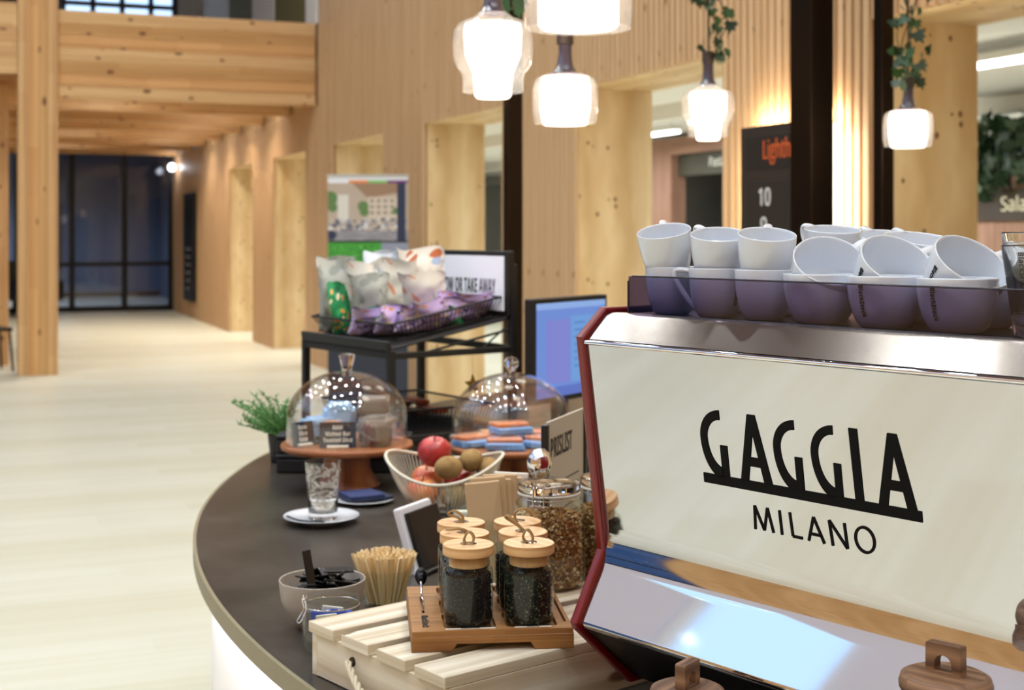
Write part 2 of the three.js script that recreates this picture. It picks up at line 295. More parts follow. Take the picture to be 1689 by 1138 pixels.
// writing that runs down the side of a round thing: radius as a function of height
function wrapText(s, size, y0, ang, rad) {
  const g = text(s, size, 0.0006, 0.9, font, true), P = g.attributes.position;
  for (let i = 0; i < P.count; i++) { const y = y0 - P.getX(i), a = ang + P.getY(i) / rad(y), r = rad(y) + 0.0002 + P.getZ(i); P.setXYZ(i, Math.sin(a) * r, y, Math.cos(a) * r); }
  g.computeVertexNormals(); return g;
}

// ---------------------------------------------------------------- pendants and ivy
const lampGlow = glow(0xfff4e2, 3.2), neckGlass = phy({ color: 0x3b3340, roughness: 0.08, clearcoat: 1 }), lampCap = std({ color: 0x3a2a22, roughness: 0.5 });
const veil = phy({ color: 0xeceae8, roughness: 0.04, transmission: 0.96, thickness: 0, ior: 1.5 });
const PSHAPE = {
  tall: { out: [[0.076, 0.017], [0.077, 0.058], [0.092, 0.08], [0.1, 0.11], [0.099, 0.16], [0.088, 0.187], [0.05, 0.205], [0.028, 0.222]], inn: [[0, 0], [0.04, 0.001], [0.046, 0.008], [0.05, 0.06], [0.06, 0.085], [0.07, 0.11], [0.0735, 0.17], [0.07, 0.187], [0, 0.188]], neck: [[0.034, 0.215], [0.024, 0.235], [0.021, 0.26], [0.0205, 0.3]], cap: [0.3, 0.345] },
  squat: { out: [[0.085, 0.006], [0.09, 0.04], [0.09, 0.1], [0.082, 0.128], [0.06, 0.14], [0.032, 0.15]], inn: [[0, 0], [0.058, 0.001], [0.064, 0.008], [0.071, 0.05], [0.071, 0.11], [0.066, 0.135], [0, 0.137]], neck: [[0.045, 0.142], [0.026, 0.16], [0.0195, 0.19], [0.019, 0.226]], cap: [0.226, 0.262] },
  wide: { out: [[0.113, 0.004], [0.117, 0.05], [0.116, 0.12], [0.1, 0.165], [0.06, 0.185], [0.034, 0.2]], inn: [[0, 0.003], [0.08, 0.004], [0.087, 0.012], [0.088, 0.12], [0.08, 0.165], [0, 0.168]], neck: [[0.045, 0.19], [0.026, 0.21], [0.0195, 0.24], [0.019, 0.28]], cap: [0.28, 0.32] },
};
const leafShape = new THREE.Shape();
[[0, 0], [0.35, -0.12], [0.55, 0.15], [0.36, 0.3], [0.42, 0.6], [0.16, 0.62], [0, 1], [-0.16, 0.62], [-0.42, 0.6], [-0.36, 0.3], [-0.55, 0.15], [-0.35, -0.12]].forEach((p, i) => i ? leafShape.lineTo(...p) : leafShape.moveTo(...p));
const ivyLeaf = new THREE.ShapeGeometry(leafShape); { const P = ivyLeaf.attributes.position; for (let i = 0; i < P.count; i++) P.setZ(i, -0.25 * Math.abs(P.getX(i)) - 0.15 * P.getY(i) ** 2); ivyLeaf.computeVertexNormals(); }
const ivyMats = [MAT.leaf, phy({ color: 0x1a3616, roughness: 0.5, transmission: 0.2, thickness: 0 }), phy({ color: 0x2e5522, roughness: 0.55, transmission: 0.3, thickness: 0 })];
function ivy(p, len, n, label, spread = 0.06) {
  const g = thing('hanging_ivy', label, 'plant', p, 0, 'ivy trailing on the pendant cords');
  for (let k = 0; k < 3; k++) {
    const ph = rr(0, 6.3), pts = []; for (let i = 0; i <= 5; i++) pts.push([0.02 * Math.cos(ph + i * 1.3) * (k + 0.6), len * i / 5 - (k ? 0 : 0.05), 0.02 * Math.sin(ph + i * 1.1)]);
    mesh('stem', tube(pts, 0.0022, 20, 5), MAT.bark, g);
  }
  for (let i = 0; i < n; i++) {
    const l = mesh('leaf', ivyLeaf, ivyMats[i % 3], g), a = rr(0, 6.28), r = rr(0.2, 1) * spread, y = rr(-0.04, len);
    l.position.set(Math.cos(a) * r, y, Math.sin(a) * r); l.rotation.set(rr(-0.5, 0.7), a + rr(-0.6, 0.6), Math.PI + rr(-0.7, 0.7), 'YXZ'); l.scale.setScalar(rr(0.032, 0.056));
  }
}
function pendant(kind, px, bottom, d, label, turn = 0) {
  const s = PSHAPE[kind], p = atDepth(px, bottom, d), g = thing('pendant_lamp', label, 'pendant lamp', p.toArray(), turn, 'glass pendants over the bar');
  mesh('glass_shade', lathe(new THREE.SplineCurve(s.out.map((q) => new THREE.Vector2(...q))).getPoints(40).map((q) => [q.x, q.y]), 56), veil, g);
  mesh('lamp_diffuser', lathe(s.inn, 48), lampGlow, g);
  mesh('neck', lathe(new THREE.SplineCurve(s.neck.map((q) => new THREE.Vector2(...q))).getPoints(16).map((q) => [q.x, q.y]), 32), neckGlass, g);
  mesh('cap', lathe([[0, s.cap[0]], [0.023, s.cap[0]], [0.024, s.cap[0] + 0.004], [0.024, s.cap[1] - 0.004], [0.02, s.cap[1]], [0, s.cap[1]]], 28), lampCap, g);
  mesh('cord', rod([0, s.cap[1], 0], [0, TOP - p.y, 0], 0.003, 6), MAT.black, g);
  const l = new THREE.PointLight(0xfff2e0, PENDANT); l.position.copy(p).y += 0.09; l.castShadow = true; l.shadow.radius = 3; l.name = 'pendant_bulb'; scene.add(l);
  return p.y + s.cap[1];
}
{
  const a = pendant('tall', 813, 163, 3.5, 'tall waisted glass pendant above the snack rack, beside the widest pendant');
  pendant('wide', 954, 50, 3.0, 'widest glass pendant, cut off by the top of the picture');
  pendant('squat', 932, 207, 3.9, 'squat glass pendant hanging just under the widest pendant');
  const c = pendant('tall', 1168, 232, 5.4, 'tall waisted glass pendant with ivy above its cap, before the floor directory');
  const e = pendant('squat', 1498, 244, 5.2, 'squat glass pendant with ivy above its cap, before the knotty plywood jamb');
  const at = (px, d) => [(px - CX) / FPX * d, 0, -d];
  let q = at(845, 3.75); ivy([q[0], a - 0.03, q[2]], 0.5, 30, 'ivy showing behind the neck of the pendant above the snack rack');
  q = at(1178, 5.4); ivy([q[0], c + 0.02, q[2]], 0.42, 62, 'dark ivy trailing to the cap of the tall pendant before the floor directory', 0.085);
  q = at(1500, 5.2); ivy([q[0], e + 0.01, q[2]], 0.42, 52, 'dark ivy trailing to the cap of the squat pendant before the plywood jamb', 0.075);
}

// ---------------------------------------------------------------- posts, directory, banner, kiosks
{
  const post = (name, label, v0, v1, u0, u1) => { const g = thing(name, label, 'post', [0, 0, 0], TH); mesh('shaft', rbox(v0, v1, 0.012, TOP, -u1, -u0, 0.004), MAT.steel, g); mesh('foot_plate', rbox(v0 - 0.04, v1 + 0.04, 0, 0.012, -u1 - 0.04, -u0 + 0.04, 0.003), MAT.blackmetal, g); };
  post('steel_post', 'slim dark steel post rising behind the take-away sign', 1.93, 1.99, 4.96, 5.02);
  post('steel_post', 'broad dark steel post standing before the floor directory', 3.246, 3.356, 4.9, 5.06);
  post('steel_post', 'slim black steel post beside the knotty plywood jamb', 3.42, 3.478, 4.66, 4.72);
  const g = thing('floor_directory', 'dark brown backlit floor directory with white numbers on the slatted wall', 'sign', [0, 0, 0], TH);
  const bm = std({ color: 0x2b211a, roughness: 0.5 });
  mesh('board', rbox(3.6, 3.64, 0.6, 2.05, -6.06, -5.36, 0.006), bm, g);
  mesh('header_recess', rbox(3.592, 3.6, 1.84, 2.0, -6.0, -5.4, 0.003), std({ color: 0x1c1511, roughness: 0.5 }), g);
  mesh('list_panel', rbox(3.592, 3.6, 0.66, 1.78, -6.0, -5.4, 0.003), std({ color: 0x231a14, roughness: 0.5 }), g);
  mesh('led_strip', merge([box(3.64, 3.72, 0.62, 0.64, -6.04, -5.38), box(3.64, 3.72, 2.01, 2.03, -6.04, -5.38), box(3.64, 3.72, 0.62, 2.03, -6.04, -6.02), box(3.64, 3.72, 0.62, 2.03, -5.4, -5.38)]), glow(0xffeed6, 5), g);
  const wr = (t, h, y, z, m, sx = 1) => { const o = mesh('lettering', text(t, h, 0.003, sx, fontR, false), m, g); o.position.set(3.592, y, z); o.rotation.y = -Math.PI / 2; };
  const or = std({ color: 0xd8622c, roughness: 0.5 }), wh = std({ color: 0xe6e4de, roughness: 0.5 });
  wr('Lighthouse', 0.09, 1.885, -5.84, or, 0.72); wr('10', 0.085, 1.66, -5.88, wh, 0.9); wr('9', 0.085, 1.52, -5.86, wh); wr('8', 0.085, 1.38, -5.86, wh); wr('7', 0.085, 1.24, -5.86, wh);
  for (const [w, h, y, u, ax] of [[0.04, 1.35, 1.33, 5.34, 0], [0.04, 1.35, 1.33, 6.08, 1], [0.9, 0.04, 2.07, 5.71, 2]]) {
    const l = new THREE.RectAreaLight(0xffe8c8, 46, ax === 2 ? 0.7 : 0.04, ax === 2 ? 0.04 : 1.35), p = hallP(3.655, y, u);
    l.position.copy(p); l.lookAt(hallP(3.9, y + (ax === 2 ? 0.12 : 0), u + (ax === 0 ? -0.1 : ax === 1 ? 0.1 : 0))); l.name = 'directory_led'; scene.add(l);
  }
  // slim directory in the corridor
  const s = thing('corridor_directory', 'narrow black notice board with white dots along the corridor wall', 'sign', [0, 0, 0], TH);
  mesh('board', rbox(3.66, 3.715, 0.3, 2.2, -25.6, -24.4, 0.01), MAT.black, s);
  for (let i = 0; i < 6; i++) mesh('lettering', box(3.655, 3.66, 0.5 + i * 0.14, 0.53 + i * 0.14, -25.2, -24.8), std({ color: 0x8a8a8a }), s);
  // wall lamp at the corridor end
  const wp = hallP(3.6, 2.72, 26.6), wl = thing('wall_spot_lamp', 'small bright round lamp on the corridor wall by the dark glazing', 'lamp', wp.toArray(), TH);
  mesh('lamp_bulb', new THREE.SphereGeometry(0.075, 20, 14), glow(0xf4f6ff, 6), wl); mesh('bracket', rod([0.02, 0, 0], [0.12, 0, 0], 0.02), MAT.black, wl);
  const pl = new THREE.PointLight(0xf4f6ff, 0.5); pl.position.copy(wp); pl.name = 'wall_spot'; scene.add(pl);
}
{ // banner
  const cv = document.createElement('canvas'); cv.width = 660; cv.height = 2000; const c = cv.getContext('2d');
  c.fillStyle = '#e9ebf3'; c.fillRect(0, 0, 660, 2000);
  [['#e98c4a', 170, 330], ['#7cc26a', 330, 490], ['#6a2f78', 490, 660]].forEach(([k, a, b]) => { c.fillStyle = k; c.fillRect(a, 34, b - a, 24); });
  c.fillStyle = '#b8a898'; c.fillRect(0, 58, 660, 500);
  c.fillStyle = '#9a7b62'; c.beginPath(); c.moveTo(200, 58); c.lineTo(640, 58); c.lineTo(640, 130); c.lineTo(330, 190); c.fill();
  c.fillStyle = '#cdbfae'; c.fillRect(330, 180, 240, 190); c.fillStyle = '#7f756c'; for (let i = 0; i < 4; i++) for (let j = 0; j < 3; j++) c.fillRect(350 + i * 55, 200 + j * 52, 26, 24);
  c.fillStyle = '#d8d4cc'; c.fillRect(80, 160, 90, 240); c.fillStyle = '#5e7f4a'; for (const [x, y, r] of [[20, 190, 60], [290, 260, 45], [40, 270, 40], [300, 310, 38], [560, 300, 30]]) { c.beginPath(); c.arc(x, y, r, 0, 7); c.fill(); }
  for (let i = 0; i < 130; i++) { c.fillStyle = ['#e9e9ee', '#51586e', '#2b3145', '#a7a1a0', '#c9b9a8', '#7f8ba3'][i % 6]; c.fillRect(rr(0, 640), rr(360, 470), rr(8, 40), rr(8, 34)); }
  c.fillStyle = '#8d8a92'; c.fillRect(0, 470, 660, 90); for (let i = 0; i < 40; i++) { c.fillStyle = i % 2 ? '#b4b0b8' : '#77727c'; c.fillRect(rr(0, 600), rr(475, 550), rr(30, 120), 5); }
  c.fillStyle = '#25304c'; c.fillRect(570, 58, 70, 500); c.beginPath(); c.arc(30, 510, 42, 0, 7); c.fill();
  c.fillStyle = '#12141b'; c.fillRect(0, 556, 660, 18); c.fillStyle = '#3f9a34'; c.fillRect(0, 574, 440, 560);
  for (let i = 0; i < 240; i++) { c.fillStyle = ['#2c6f26', '#59b548', '#1f4f1c', '#74c765'][i % 4]; c.fillRect(rr(0, 420), rr(600, 1120), rr(6, 20), rr(5, 16)); }
  c.fillStyle = '#8d93a6'; c.fillRect(440, 574, 220, 560); c.fillStyle = '#2a2f3d'; c.fillRect(0, 1134, 660, 866);
  const t = new THREE.CanvasTexture(cv); t.colorSpace = THREE.SRGBColorSpace;
  const d = 11.6, x0 = (541 - CX) / FPX * d, x1 = (673 - CX) / FPX * d, w = x1 - x0;
  const g = thing('roll_up_banner', 'roll-up banner with a street picture and a green field, before the slatted wall', 'banner', [(x0 + x1) / 2, 0, -d], 0.02);
  mesh('print', new THREE.PlaneGeometry(w, 1.92).translate(0, 1.03, 0.003), std({ map: t, roughness: 0.6 }), g); mesh('backing', box(-w / 2, w / 2, 0.07, 1.99, -0.003, 0.001), MAT.grey, g);
  mesh('top_rail', rbox(-w / 2 - 0.005, w / 2 + 0.005, 1.985, 2.005, -0.012, 0.012), MAT.grey, g); mesh('cassette', rbox(-w / 2 - 0.02, w / 2 + 0.02, 0, 0.075, -0.08, 0.08, 0.015), MAT.blackmetal, g); mesh('pole', rod([0, 0.07, -0.02], [0, 1.98, -0.02], 0.008), MAT.grey, g);
}
{ // food hall kiosks seen through the portals
  const g = thing('serving_kiosk', 'rosy timber kiosk with a dark serving hatch', 'kiosk', [0, 0, 0], TH);
  const za = -16.6, zb = -11.6, h0 = -15.1, h1 = -12.2;
  mesh('side_wall', uvm(box(8, 8.2, 0, 2.66, za, h0), 'y', 0.8, 2), MAT.pink, g); mesh('head_wall', uvm(box(8, 8.2, 2.46, 2.66, h0, h1), 'z', 0.8, 2), MAT.pink, g); mesh('side_wall', uvm(box(8, 8.2, 0, 2.66, h1, zb), 'y', 0.8, 2), MAT.pink, g);
  mesh('front_counter', uvm(box(8, 8.3, 0, 1.0, h0, h1), 'y', 0.8, 2), MAT.black, g);
  mesh('hatch_back', box(9, 9.1, 0, 2.66, za, zb), std({ color: 0x2a2620, roughness: 0.7 }), g); mesh('shelf', box(8.7, 9, 1.62, 1.7, h0, h1), MAT.black, g); mesh('sign_board', box(8.1, 8.16, 2.2, 2.46, h0, h1), std({ color: 0x3a3728, roughness: 0.6 }), g);
  for (let i = 0; i < 4; i++) mesh('menu_card', rbox(8.96, 9, 1.2, 1.5, h0 + 0.55 + i * 0.5, h0 + 0.95 + i * 0.5), std({ color: 0x8a8468, roughness: 0.7 }), g);
  const l = mesh('lettering', text('Pasta', 0.11, 0.004, 1, fontR, false), std({ color: 0xd8d8cc }), g); l.position.set(8.1, 2.29, h0 + 0.75); l.rotation.y = -Math.PI / 2;
  const k = thing('salad_kiosk', 'rosy timber kiosk with a dark Salad sign and plants on top', 'kiosk', [0, 0, 0], TH);
  for (let i = 0; i < 10; i++) mesh('plank', uvm(box(8, 8.06, 0, 2.0, -10.2 + i * 0.42, -10.2 + i * 0.42 + 0.412), 'y', 0.8, 2, i * 0.21), MAT.pink, k);
  mesh('body', box(8.06, 9.2, 0, 1.99, -10.2, -6), MAT.black, k); mesh('sign_board', box(7.97, 8, 1.62, 1.88, -10.2, -6), std({ color: 0x362a1e, roughness: 0.6 }), k);
  const s = mesh('lettering', text('Salad', 0.12, 0.004, 1, fontR, false), std({ color: 0xddd3b4 }), k); s.position.set(7.97, 1.7, -9.26); s.rotation.y = -Math.PI / 2;
  const bush = thing('kiosk_planting', 'dark leafy plants lining the top of the salad kiosk', 'plant', [0, 0, 0], TH);
  const lf = [], lt = [];
  for (let i = 0; i < 1500; i++) {
    const q = new THREE.ShapeGeometry(leafShape, 1); const hang = i % 5 === 0; q.scale(0.11, 0.13, 0.1); q.rotateX(rr(-1, 1)); q.rotateZ(rr(-3, 3)); q.rotateY(rr(0, 6.3));
    q.translate(hang ? rr(7.86, 7.96) : rr(7.98, 8.9), hang ? rr(1.84, 2.1) : 2.05 + Math.abs(rr(-0.42, 0.42)), rr(-10.15, -6.2)); (i % 3 === 0 ? lt : lf).push(q);
  }
  mesh('foliage', merge(lf), ivyMats[1], bush); mesh('foliage', merge(lt), std({ color: 0x46573c, roughness: 0.7 }), bush);
  mesh('planter', box(8.1, 9.0, 2.0, 2.06, -10.1, -6.1), MAT.black, bush);
}
{ // dark armchair at the far end and the stool at the picture's edge
  const ac = hallP(1.15, 0, 26.3), g = thing('armchair', 'black armchair by the dark glazing, half hidden by the timber column', 'chair', ac.toArray(), TH + 0.4);
  mesh('seat', rbox(-0.35, 0.35, 0.28, 0.46, -0.35, 0.35, 0.05), MAT.black, g); mesh('backrest', rbox(-0.35, 0.35, 0.4, 1.0, -0.38, -0.24, 0.06), MAT.black, g);
  for (const s of [-1, 1]) { mesh('armrest', rbox(s * 0.35 - 0.06, s * 0.35 + 0.06, 0.3, 0.66, -0.33, 0.33, 0.04), MAT.black, g); for (const t of [-1, 1]) mesh('leg', rod([s * 0.28, 0, t * 0.28], [s * 0.26, 0.29, t * 0.26], 0.018), MAT.blackmetal, g); }
  const sp = hallP(0.24, 0, 16.3), s = thing('dining_chair', 'dark chair cut off by the picture edge beside the timber column', 'chair', sp.toArray(), TH + 0.3);
  mesh('seat', rbox(-0.22, 0.2, 0.44, 0.48, -0.2, 0.2, 0.015), MAT.black, s); mesh('backrest', rbox(-0.22, -0.19, 0.5, 0.9, -0.2, 0.2, 0.015), std({ color: 0x8d8d92, roughness: 0.6 }), s);
  for (const a of [-1, 1]) for (const b of [-1, 1]) mesh('leg', rod([a * 0.2, 0, b * 0.19], [a * 0.17, 0.45, b * 0.16], 0.014), MAT.blackmetal, s);
}

// ---------------------------------------------------------------- curved bar
const CB = [2.22, -3.3], BR = 2.9, BY = 0.95, D2R = Math.PI / 180;
const barP = (deg, r, y) => v3(CB[0] + r * Math.cos(deg * D2R), y, CB[1] - r * Math.sin(deg * D2R));
{
  const A0 = 126, A1 = 253, ringShape = (ri, ro) => { const s = new THREE.Shape(); s.absarc(0, 0, ro, A0 * D2R, A1 * D2R, false); s.absarc(0, 0, ri, A1 * D2R, A0 * D2R, true); return s; };
  const ext = (ri, ro, y0, y1, bev = 0) => { const g = new THREE.ExtrudeGeometry(ringShape(ri, ro), { depth: y1 - y0 - 2 * bev, bevelEnabled: bev > 0, bevelSize: bev, bevelThickness: bev, bevelOffset: -bev, bevelSegments: 2, curveSegments: 160 }); g.rotateX(-Math.PI / 2); return g.translate(CB[0], y0 + bev, CB[1]); };
  const g = thing('bar_counter', 'curved coffee bar with a dark stone worktop and white fluted front', 'counter');
  mesh('worktop', uvm(ext(2.05, BR - 0.006, BY - 0.028, BY, 0.0015), 'x', 0.9, 0.9), MAT.stone, g);
  mesh('edge_band', ext(BR - 0.006, BR, BY - 0.03, BY - 0.0008), MAT.edge, g);
  mesh('carcass', ext(2.12, 2.82, 0, BY - 0.028), MAT.black, g);
  const P = [], I = [], n = 3200, ys = [0.06, BY - 0.035];
  for (let i = 0; i <= n; i++) { const a = A0 + (A1 - A0) * i / n, r = 2.862 + 0.003 * Math.cos(i * Math.PI / 3.5); for (const y of ys) P.push(...barP(a, r, y).toArray()); if (i < n) I.push(2 * i, 2 * i + 1, 2 * i + 2, 2 * i + 1, 2 * i + 3, 2 * i + 2); }
  const fg = new THREE.BufferGeometry(); fg.setAttribute('position', new THREE.Float32BufferAttribute(P, 3)); fg.setIndex(I); fg.computeVertexNormals();
  mesh('front_panel', fg, std({ color: 0xf4f3f1, roughness: 0.5, side: THREE.DoubleSide }), g);
  mesh('plinth', ext(2.74, 2.8, 0, 0.1), MAT.blackmetal, g);
  const lp = []; for (let a = A0; a <= A1; a += 1.5) lp.push(barP(a, 2.884, BY - 0.036).toArray());
  mesh('led_strip', tube(lp, 0.005, 170, 6), glow(0xffffff, 3), g);
  for (let a = 176; a <= 244; a += 8) {
    const p = barP(a, 2.886, BY - 0.046), l = new THREE.RectAreaLight(0xfbf8ff, 15, 0.4, 0.02); l.position.copy(p); l.rotation.set(0, 0, 0);
    l.up.copy(barP(a, 3.9, p.y).sub(p)); l.lookAt(barP(a, 2.8, -0.2)); l.name = 'counter_led'; scene.add(l);
  }
}

// ---------------------------------------------------------------- espresso machine: x along its back, z outwards to the guests
const MP = v3(0.0905, BY, -1.7), MT = -50.5 * D2R;
const ML = (x, y, z) => v3(x, y, z).applyAxisAngle(v3(0, 1, 0), MT).add(MP);
const ML_LEN = 0.95;
function strip(pts, x0, x1, smooth) {  // sheet metal swept along x through (z, y) points
  const P = [], N = [], UV = [], I = []; let len = 0; const L = [0];
  for (let i = 1; i < pts.length; i++) { len += Math.hypot(pts[i][0] - pts[i - 1][0], pts[i][1] - pts[i - 1][1]); L.push(len); }
  const nor = (i) => { const a = pts[Math.max(0, i - 1)], b = pts[Math.min(pts.length - 1, i + 1)], dz = b[0] - a[0], dy = b[1] - a[1], l = Math.hypot(dz, dy); return [0, dz / l, -dy / l]; };
  pts.forEach(([z, y], i) => { const n = nor(i); for (const x of [x0, x1]) { P.push(x, y, z); N.push(...n); UV.push(x, L[i]); } });
  for (let i = 0; i < pts.length - 1; i++) I.push(2 * i, 2 * i + 2, 2 * i + 1, 2 * i + 1, 2 * i + 2, 2 * i + 3);
  const g = new THREE.BufferGeometry(); g.setAttribute('position', new THREE.Float32BufferAttribute(P, 3)); g.setAttribute('normal', new THREE.Float32BufferAttribute(N, 3)); g.setAttribute('uv', new THREE.Float32BufferAttribute(UV, 2)); g.setIndex(I); return g;
}
function fillet(a, b, c, r, n = 8) { // rounded corner at b, as points
  const u = [a[0] - b[0], a[1] - b[1]], w = [c[0] - b[0], c[1] - b[1]], lu = Math.hypot(...u), lw = Math.hypot(...w), p0 = [b[0] + u[0] / lu * r, b[1] + u[1] / lu * r], p1 = [b[0] + w[0] / lw * r, b[1] + w[1] / lw * r], o = [];
  for (let i = 0; i <= n; i++) { const t = i / n; o.push([(1 - t) ** 2 * p0[0] + 2 * t * (1 - t) * b[0] + t * t * p1[0], (1 - t) ** 2 * p0[1] + 2 * t * (1 - t) * b[1] + t * t * p1[1]]); }
  return o;
}
const PROF = { A: [-0.035, 0.489], B: [0, 0.457], C: [-0.037, 0.195], D: [0.01, 0.111], E: [-0.083, 0.03] };
const panelZ = (y) => PROF.B[0] + (PROF.C[0] - PROF.B[0]) * (PROF.B[1] - y) / (PROF.B[1] - PROF.C[1]);
{
  const g = thing('espresso_machine', 'large polished steel espresso machine with red side trim and logo back panel', 'coffee machine', MP.toArray(), MT);
  const { A, B, C, D, E } = PROF, poly = (pts, x0, x1, bev) => { const s = new THREE.Shape(); pts.forEach(([z, y], i) => i ? s.lineTo(-z, y) : s.moveTo(-z, y)); const e = new THREE.ExtrudeGeometry(s, { depth: x1 - x0 - 2 * bev, bevelEnabled: bev > 0, bevelSize: bev, bevelThickness: bev, bevelSegments: 3, bevelOffset: -bev }); e.rotateY(Math.PI / 2); return e.translate(x0 + bev, 0, 0); };
  const inset = 0.004;
  mesh('body', poly([[A[0] - inset, A[1] - 0.006], [B[0] - inset, B[1] - 0.002], [C[0] - inset, C[1]], [D[0] - inset, D[1]], [E[0], E[1]], [-0.5, 0.03], [-0.5, 0.483]], 0.001, ML_LEN - 0.001, 0), MAT.darkbody, g);
  mesh('top_band', strip([[A[0] - 0.012, A[1]], ...fillet([A[0] - 0.012, A[1]], A, B, 0.006, 5), [B[0] - 0.001, B[1] + 0.001]], 0, ML_LEN), MAT.brushed, g);
  mesh('band_bead', rod([0, B[1] - 0.003, B[0] + 0.0005], [ML_LEN, B[1] - 0.003, B[0] + 0.0005], 0.0032, 12), MAT.chrome, g);
  const fl = fillet(B, C, D, 0.03, 12), pt = [panelZ(0.452), 0.452];
  mesh('back_panel', strip([pt, fl[0]], 0, ML_LEN), MAT.mirror, g);
  mesh('lower_skirt', strip([...fl, ...fillet(C, D, E, 0.006, 5)], 0, ML_LEN), MAT.mirror, g);
  mesh('under_skirt', strip([fillet(C, D, E, 0.006, 5)[5], E], 0, ML_LEN), MAT.darkbody, g);
  mesh('cup_tray', box(0.01, ML_LEN - 0.01, 0.483, 0.487, -0.49, A[0] - 0.012), MAT.darkbody, g);
  const o = 0.006, out = [[A[0] - 0.06, A[1] + o], [A[0] + 0.001, A[1] + o], [B[0] + o, B[1] + 0.003], [C[0] + o + 0.002, C[1] + 0.001], [D[0] + o, D[1] + 0.002], [D[0] + o - 0.004, D[1] - 0.006], [E[0] + 0.004, E[1] - 0.008], [-0.5, E[1] - 0.008], [-0.5, A[1] + o]];
  mesh('side_panel', poly(out, -0.014, -0.0005, 0.0035), MAT.red, g); mesh('side_panel', poly(out, ML_LEN + 0.0005, ML_LEN + 0.014, 0.0035), MAT.red, g);
  for (const x of [0.09, ML_LEN - 0.09]) for (const z of [-0.13, -0.42]) mesh('foot', lathe([[0, 0], [0.022, 0], [0.024, 0.004], [0.018, 0.012], [0.018, 0.031], [0, 0.031]], 20).translate(x, 0, z), MAT.black, g);
  // smoked cup rail
  const rs = new THREE.Shape(); rs.moveTo(0, 0); rs.lineTo(ML_LEN - 0.03, 0); rs.lineTo(ML_LEN - 0.03, 0.045); rs.lineTo(0.008, 0.045); rs.quadraticCurveTo(0, 0.045, 0, 0.037);
  mesh('cup_rail', new THREE.ShapeGeometry(rs).translate(0.022, 0.489, -0.05), MAT.smoke, g);
  mesh('cup_rail', new THREE.PlaneGeometry(0.4, 0.045).rotateY(-Math.PI / 2).translate(0.022, 0.5115, -0.25), MAT.smoke, g);
  mesh('rail_edge', merge([rod([0.03, 0.534, -0.05], [ML_LEN - 0.01, 0.534, -0.05], 0.0012, 6), rod([0.022, 0.489, -0.05], [0.022, 0.528, -0.05], 0.0014, 6)]), std({ color: 0x2c2430, roughness: 0.2 }), g);
  // lettering, in panel coordinates: x along, y up the slanted panel
  const px2s = (px) => { const k = (px - CX) / FPX; return (k * 1.7127 - 0.106) / (0.636 + 0.772 * k); };
  const plate = new THREE.Group(); plate.name = 'logo'; g.add(plate);
  const lean = Math.atan2(B[0] - C[0], B[1] - C[1]); plate.position.set(0, C[1], C[0]); plate.rotation.x = lean;
  const up = (h) => (h - BY - C[1]) / Math.cos(lean);
  const lay = (shape) => { const m = new THREE.ExtrudeGeometry(shape, { depth: 0.0006, bevelEnabled: false, curveSegments: 24 }); return m.translate(0, 0, 0.0003); };
  const pg = (pts) => { const s = new THREE.Shape(); pts.forEach((p, i) => i ? s.lineTo(...p) : s.moveTo(...p)); return lay(s); };
  const base = up(1.2665), LH = 0.0745, th = 0.0112;
  mesh('lettering', pg([[px2s(1161), base - th], [px2s(1521), base - th], [px2s(1521), base], [px2s(1161), base]]), MAT.logo, plate);
  const letterG = (a, b, c) => { // left, stem start, stem end
    const W = c - a, st = c - b, s = new THREE.Shape(), cx = b + st * 0.25, rx = cx - a, top = LH, cy = LH * 0.56, ry = LH * 0.44, n = 26, o = [], q = [], t = st * 0.98;
    for (let i = 0; i <= n; i++) { const ang = Math.PI / 2 + (Math.PI * 0.5) * i / n; o.push([cx + rx * Math.cos(ang), cy + ry * Math.sin(ang)]); q.push([cx + (rx - t) * Math.cos(ang), cy + (ry - t * 1.1) * Math.sin(ang)]); }
    for (let i = 1; i <= n; i++) { const k = i / n * Math.PI / 2; o.push([cx + (rx) * Math.cos(Math.PI + k * 0.98), cy - (cy + 0.004) * Math.sin(k)]); q.push([cx + (rx - t) * Math.cos(Math.PI + k), cy - (cy - t * 0.9) * Math.sin(k)]); }
    [...o, ...q.reverse()].forEach((p, i) => i ? s.lineTo(p[0], base + Math.max(-0.002, p[1])) : s.moveTo(p[0], base + p[1]));
    return [lay(s), pg([[b, base - 0.001], [c, base - 0.001], [c, base + LH * 0.47], [b, base + LH * 0.47]])];
  };
  const letterA = (a, b, t) => { const m = (a + b) / 2, w = t * 0.5, h = LH; const s = new THREE.Shape();
    const oh = (y) => w + (m - a - w) * (1 - y / h), ih = (y) => oh(y) - t * 1.03;
    return [pg([[m - oh(0), base - 0.001], [m - ih(0), base - 0.001], [m - Math.max(0, ih(h * 0.72)), base + h * 0.72], [m, base + h * 0.74], [m, base + h], [m - w, base + h]]),
      pg([[m + w, base + h], [m, base + h], [m, base + h * 0.74], [m + Math.max(0, ih(h * 0.72)), base + h * 0.72], [m + ih(0), base - 0.001], [m + oh(0), base - 0.001]]),
      pg([[m - ih(h * 0.22) - 0.001, base + h * 0.22], [m + ih(h * 0.22) + 0.001, base + h * 0.22], [m + ih(h * 0.36) + 0.001, base + h * 0.36], [m - ih(h * 0.36) - 0.001, base + h * 0.36]])]; };
  const t = px2s(1204) - px2s(1192);
  const parts = [letterG(px2s(1162), px2s(1193), px2s(1204.5)), letterA(px2s(1223), px2s(1275), t), letterG(px2s(1282), px2s(1316), px2s(1328)), letterG(px2s(1344), px2s(1380), px2s(1392)), [pg([[px2s(1412), base - 0.001], [px2s(1426), base - 0.001], [px2s(1424), base + LH], [px2s(1410), base + LH]])], letterA(px2s(1450), px2s(1514), t)];
  for (const p of parts) mesh('lettering', merge(p), MAT.logo, plate);
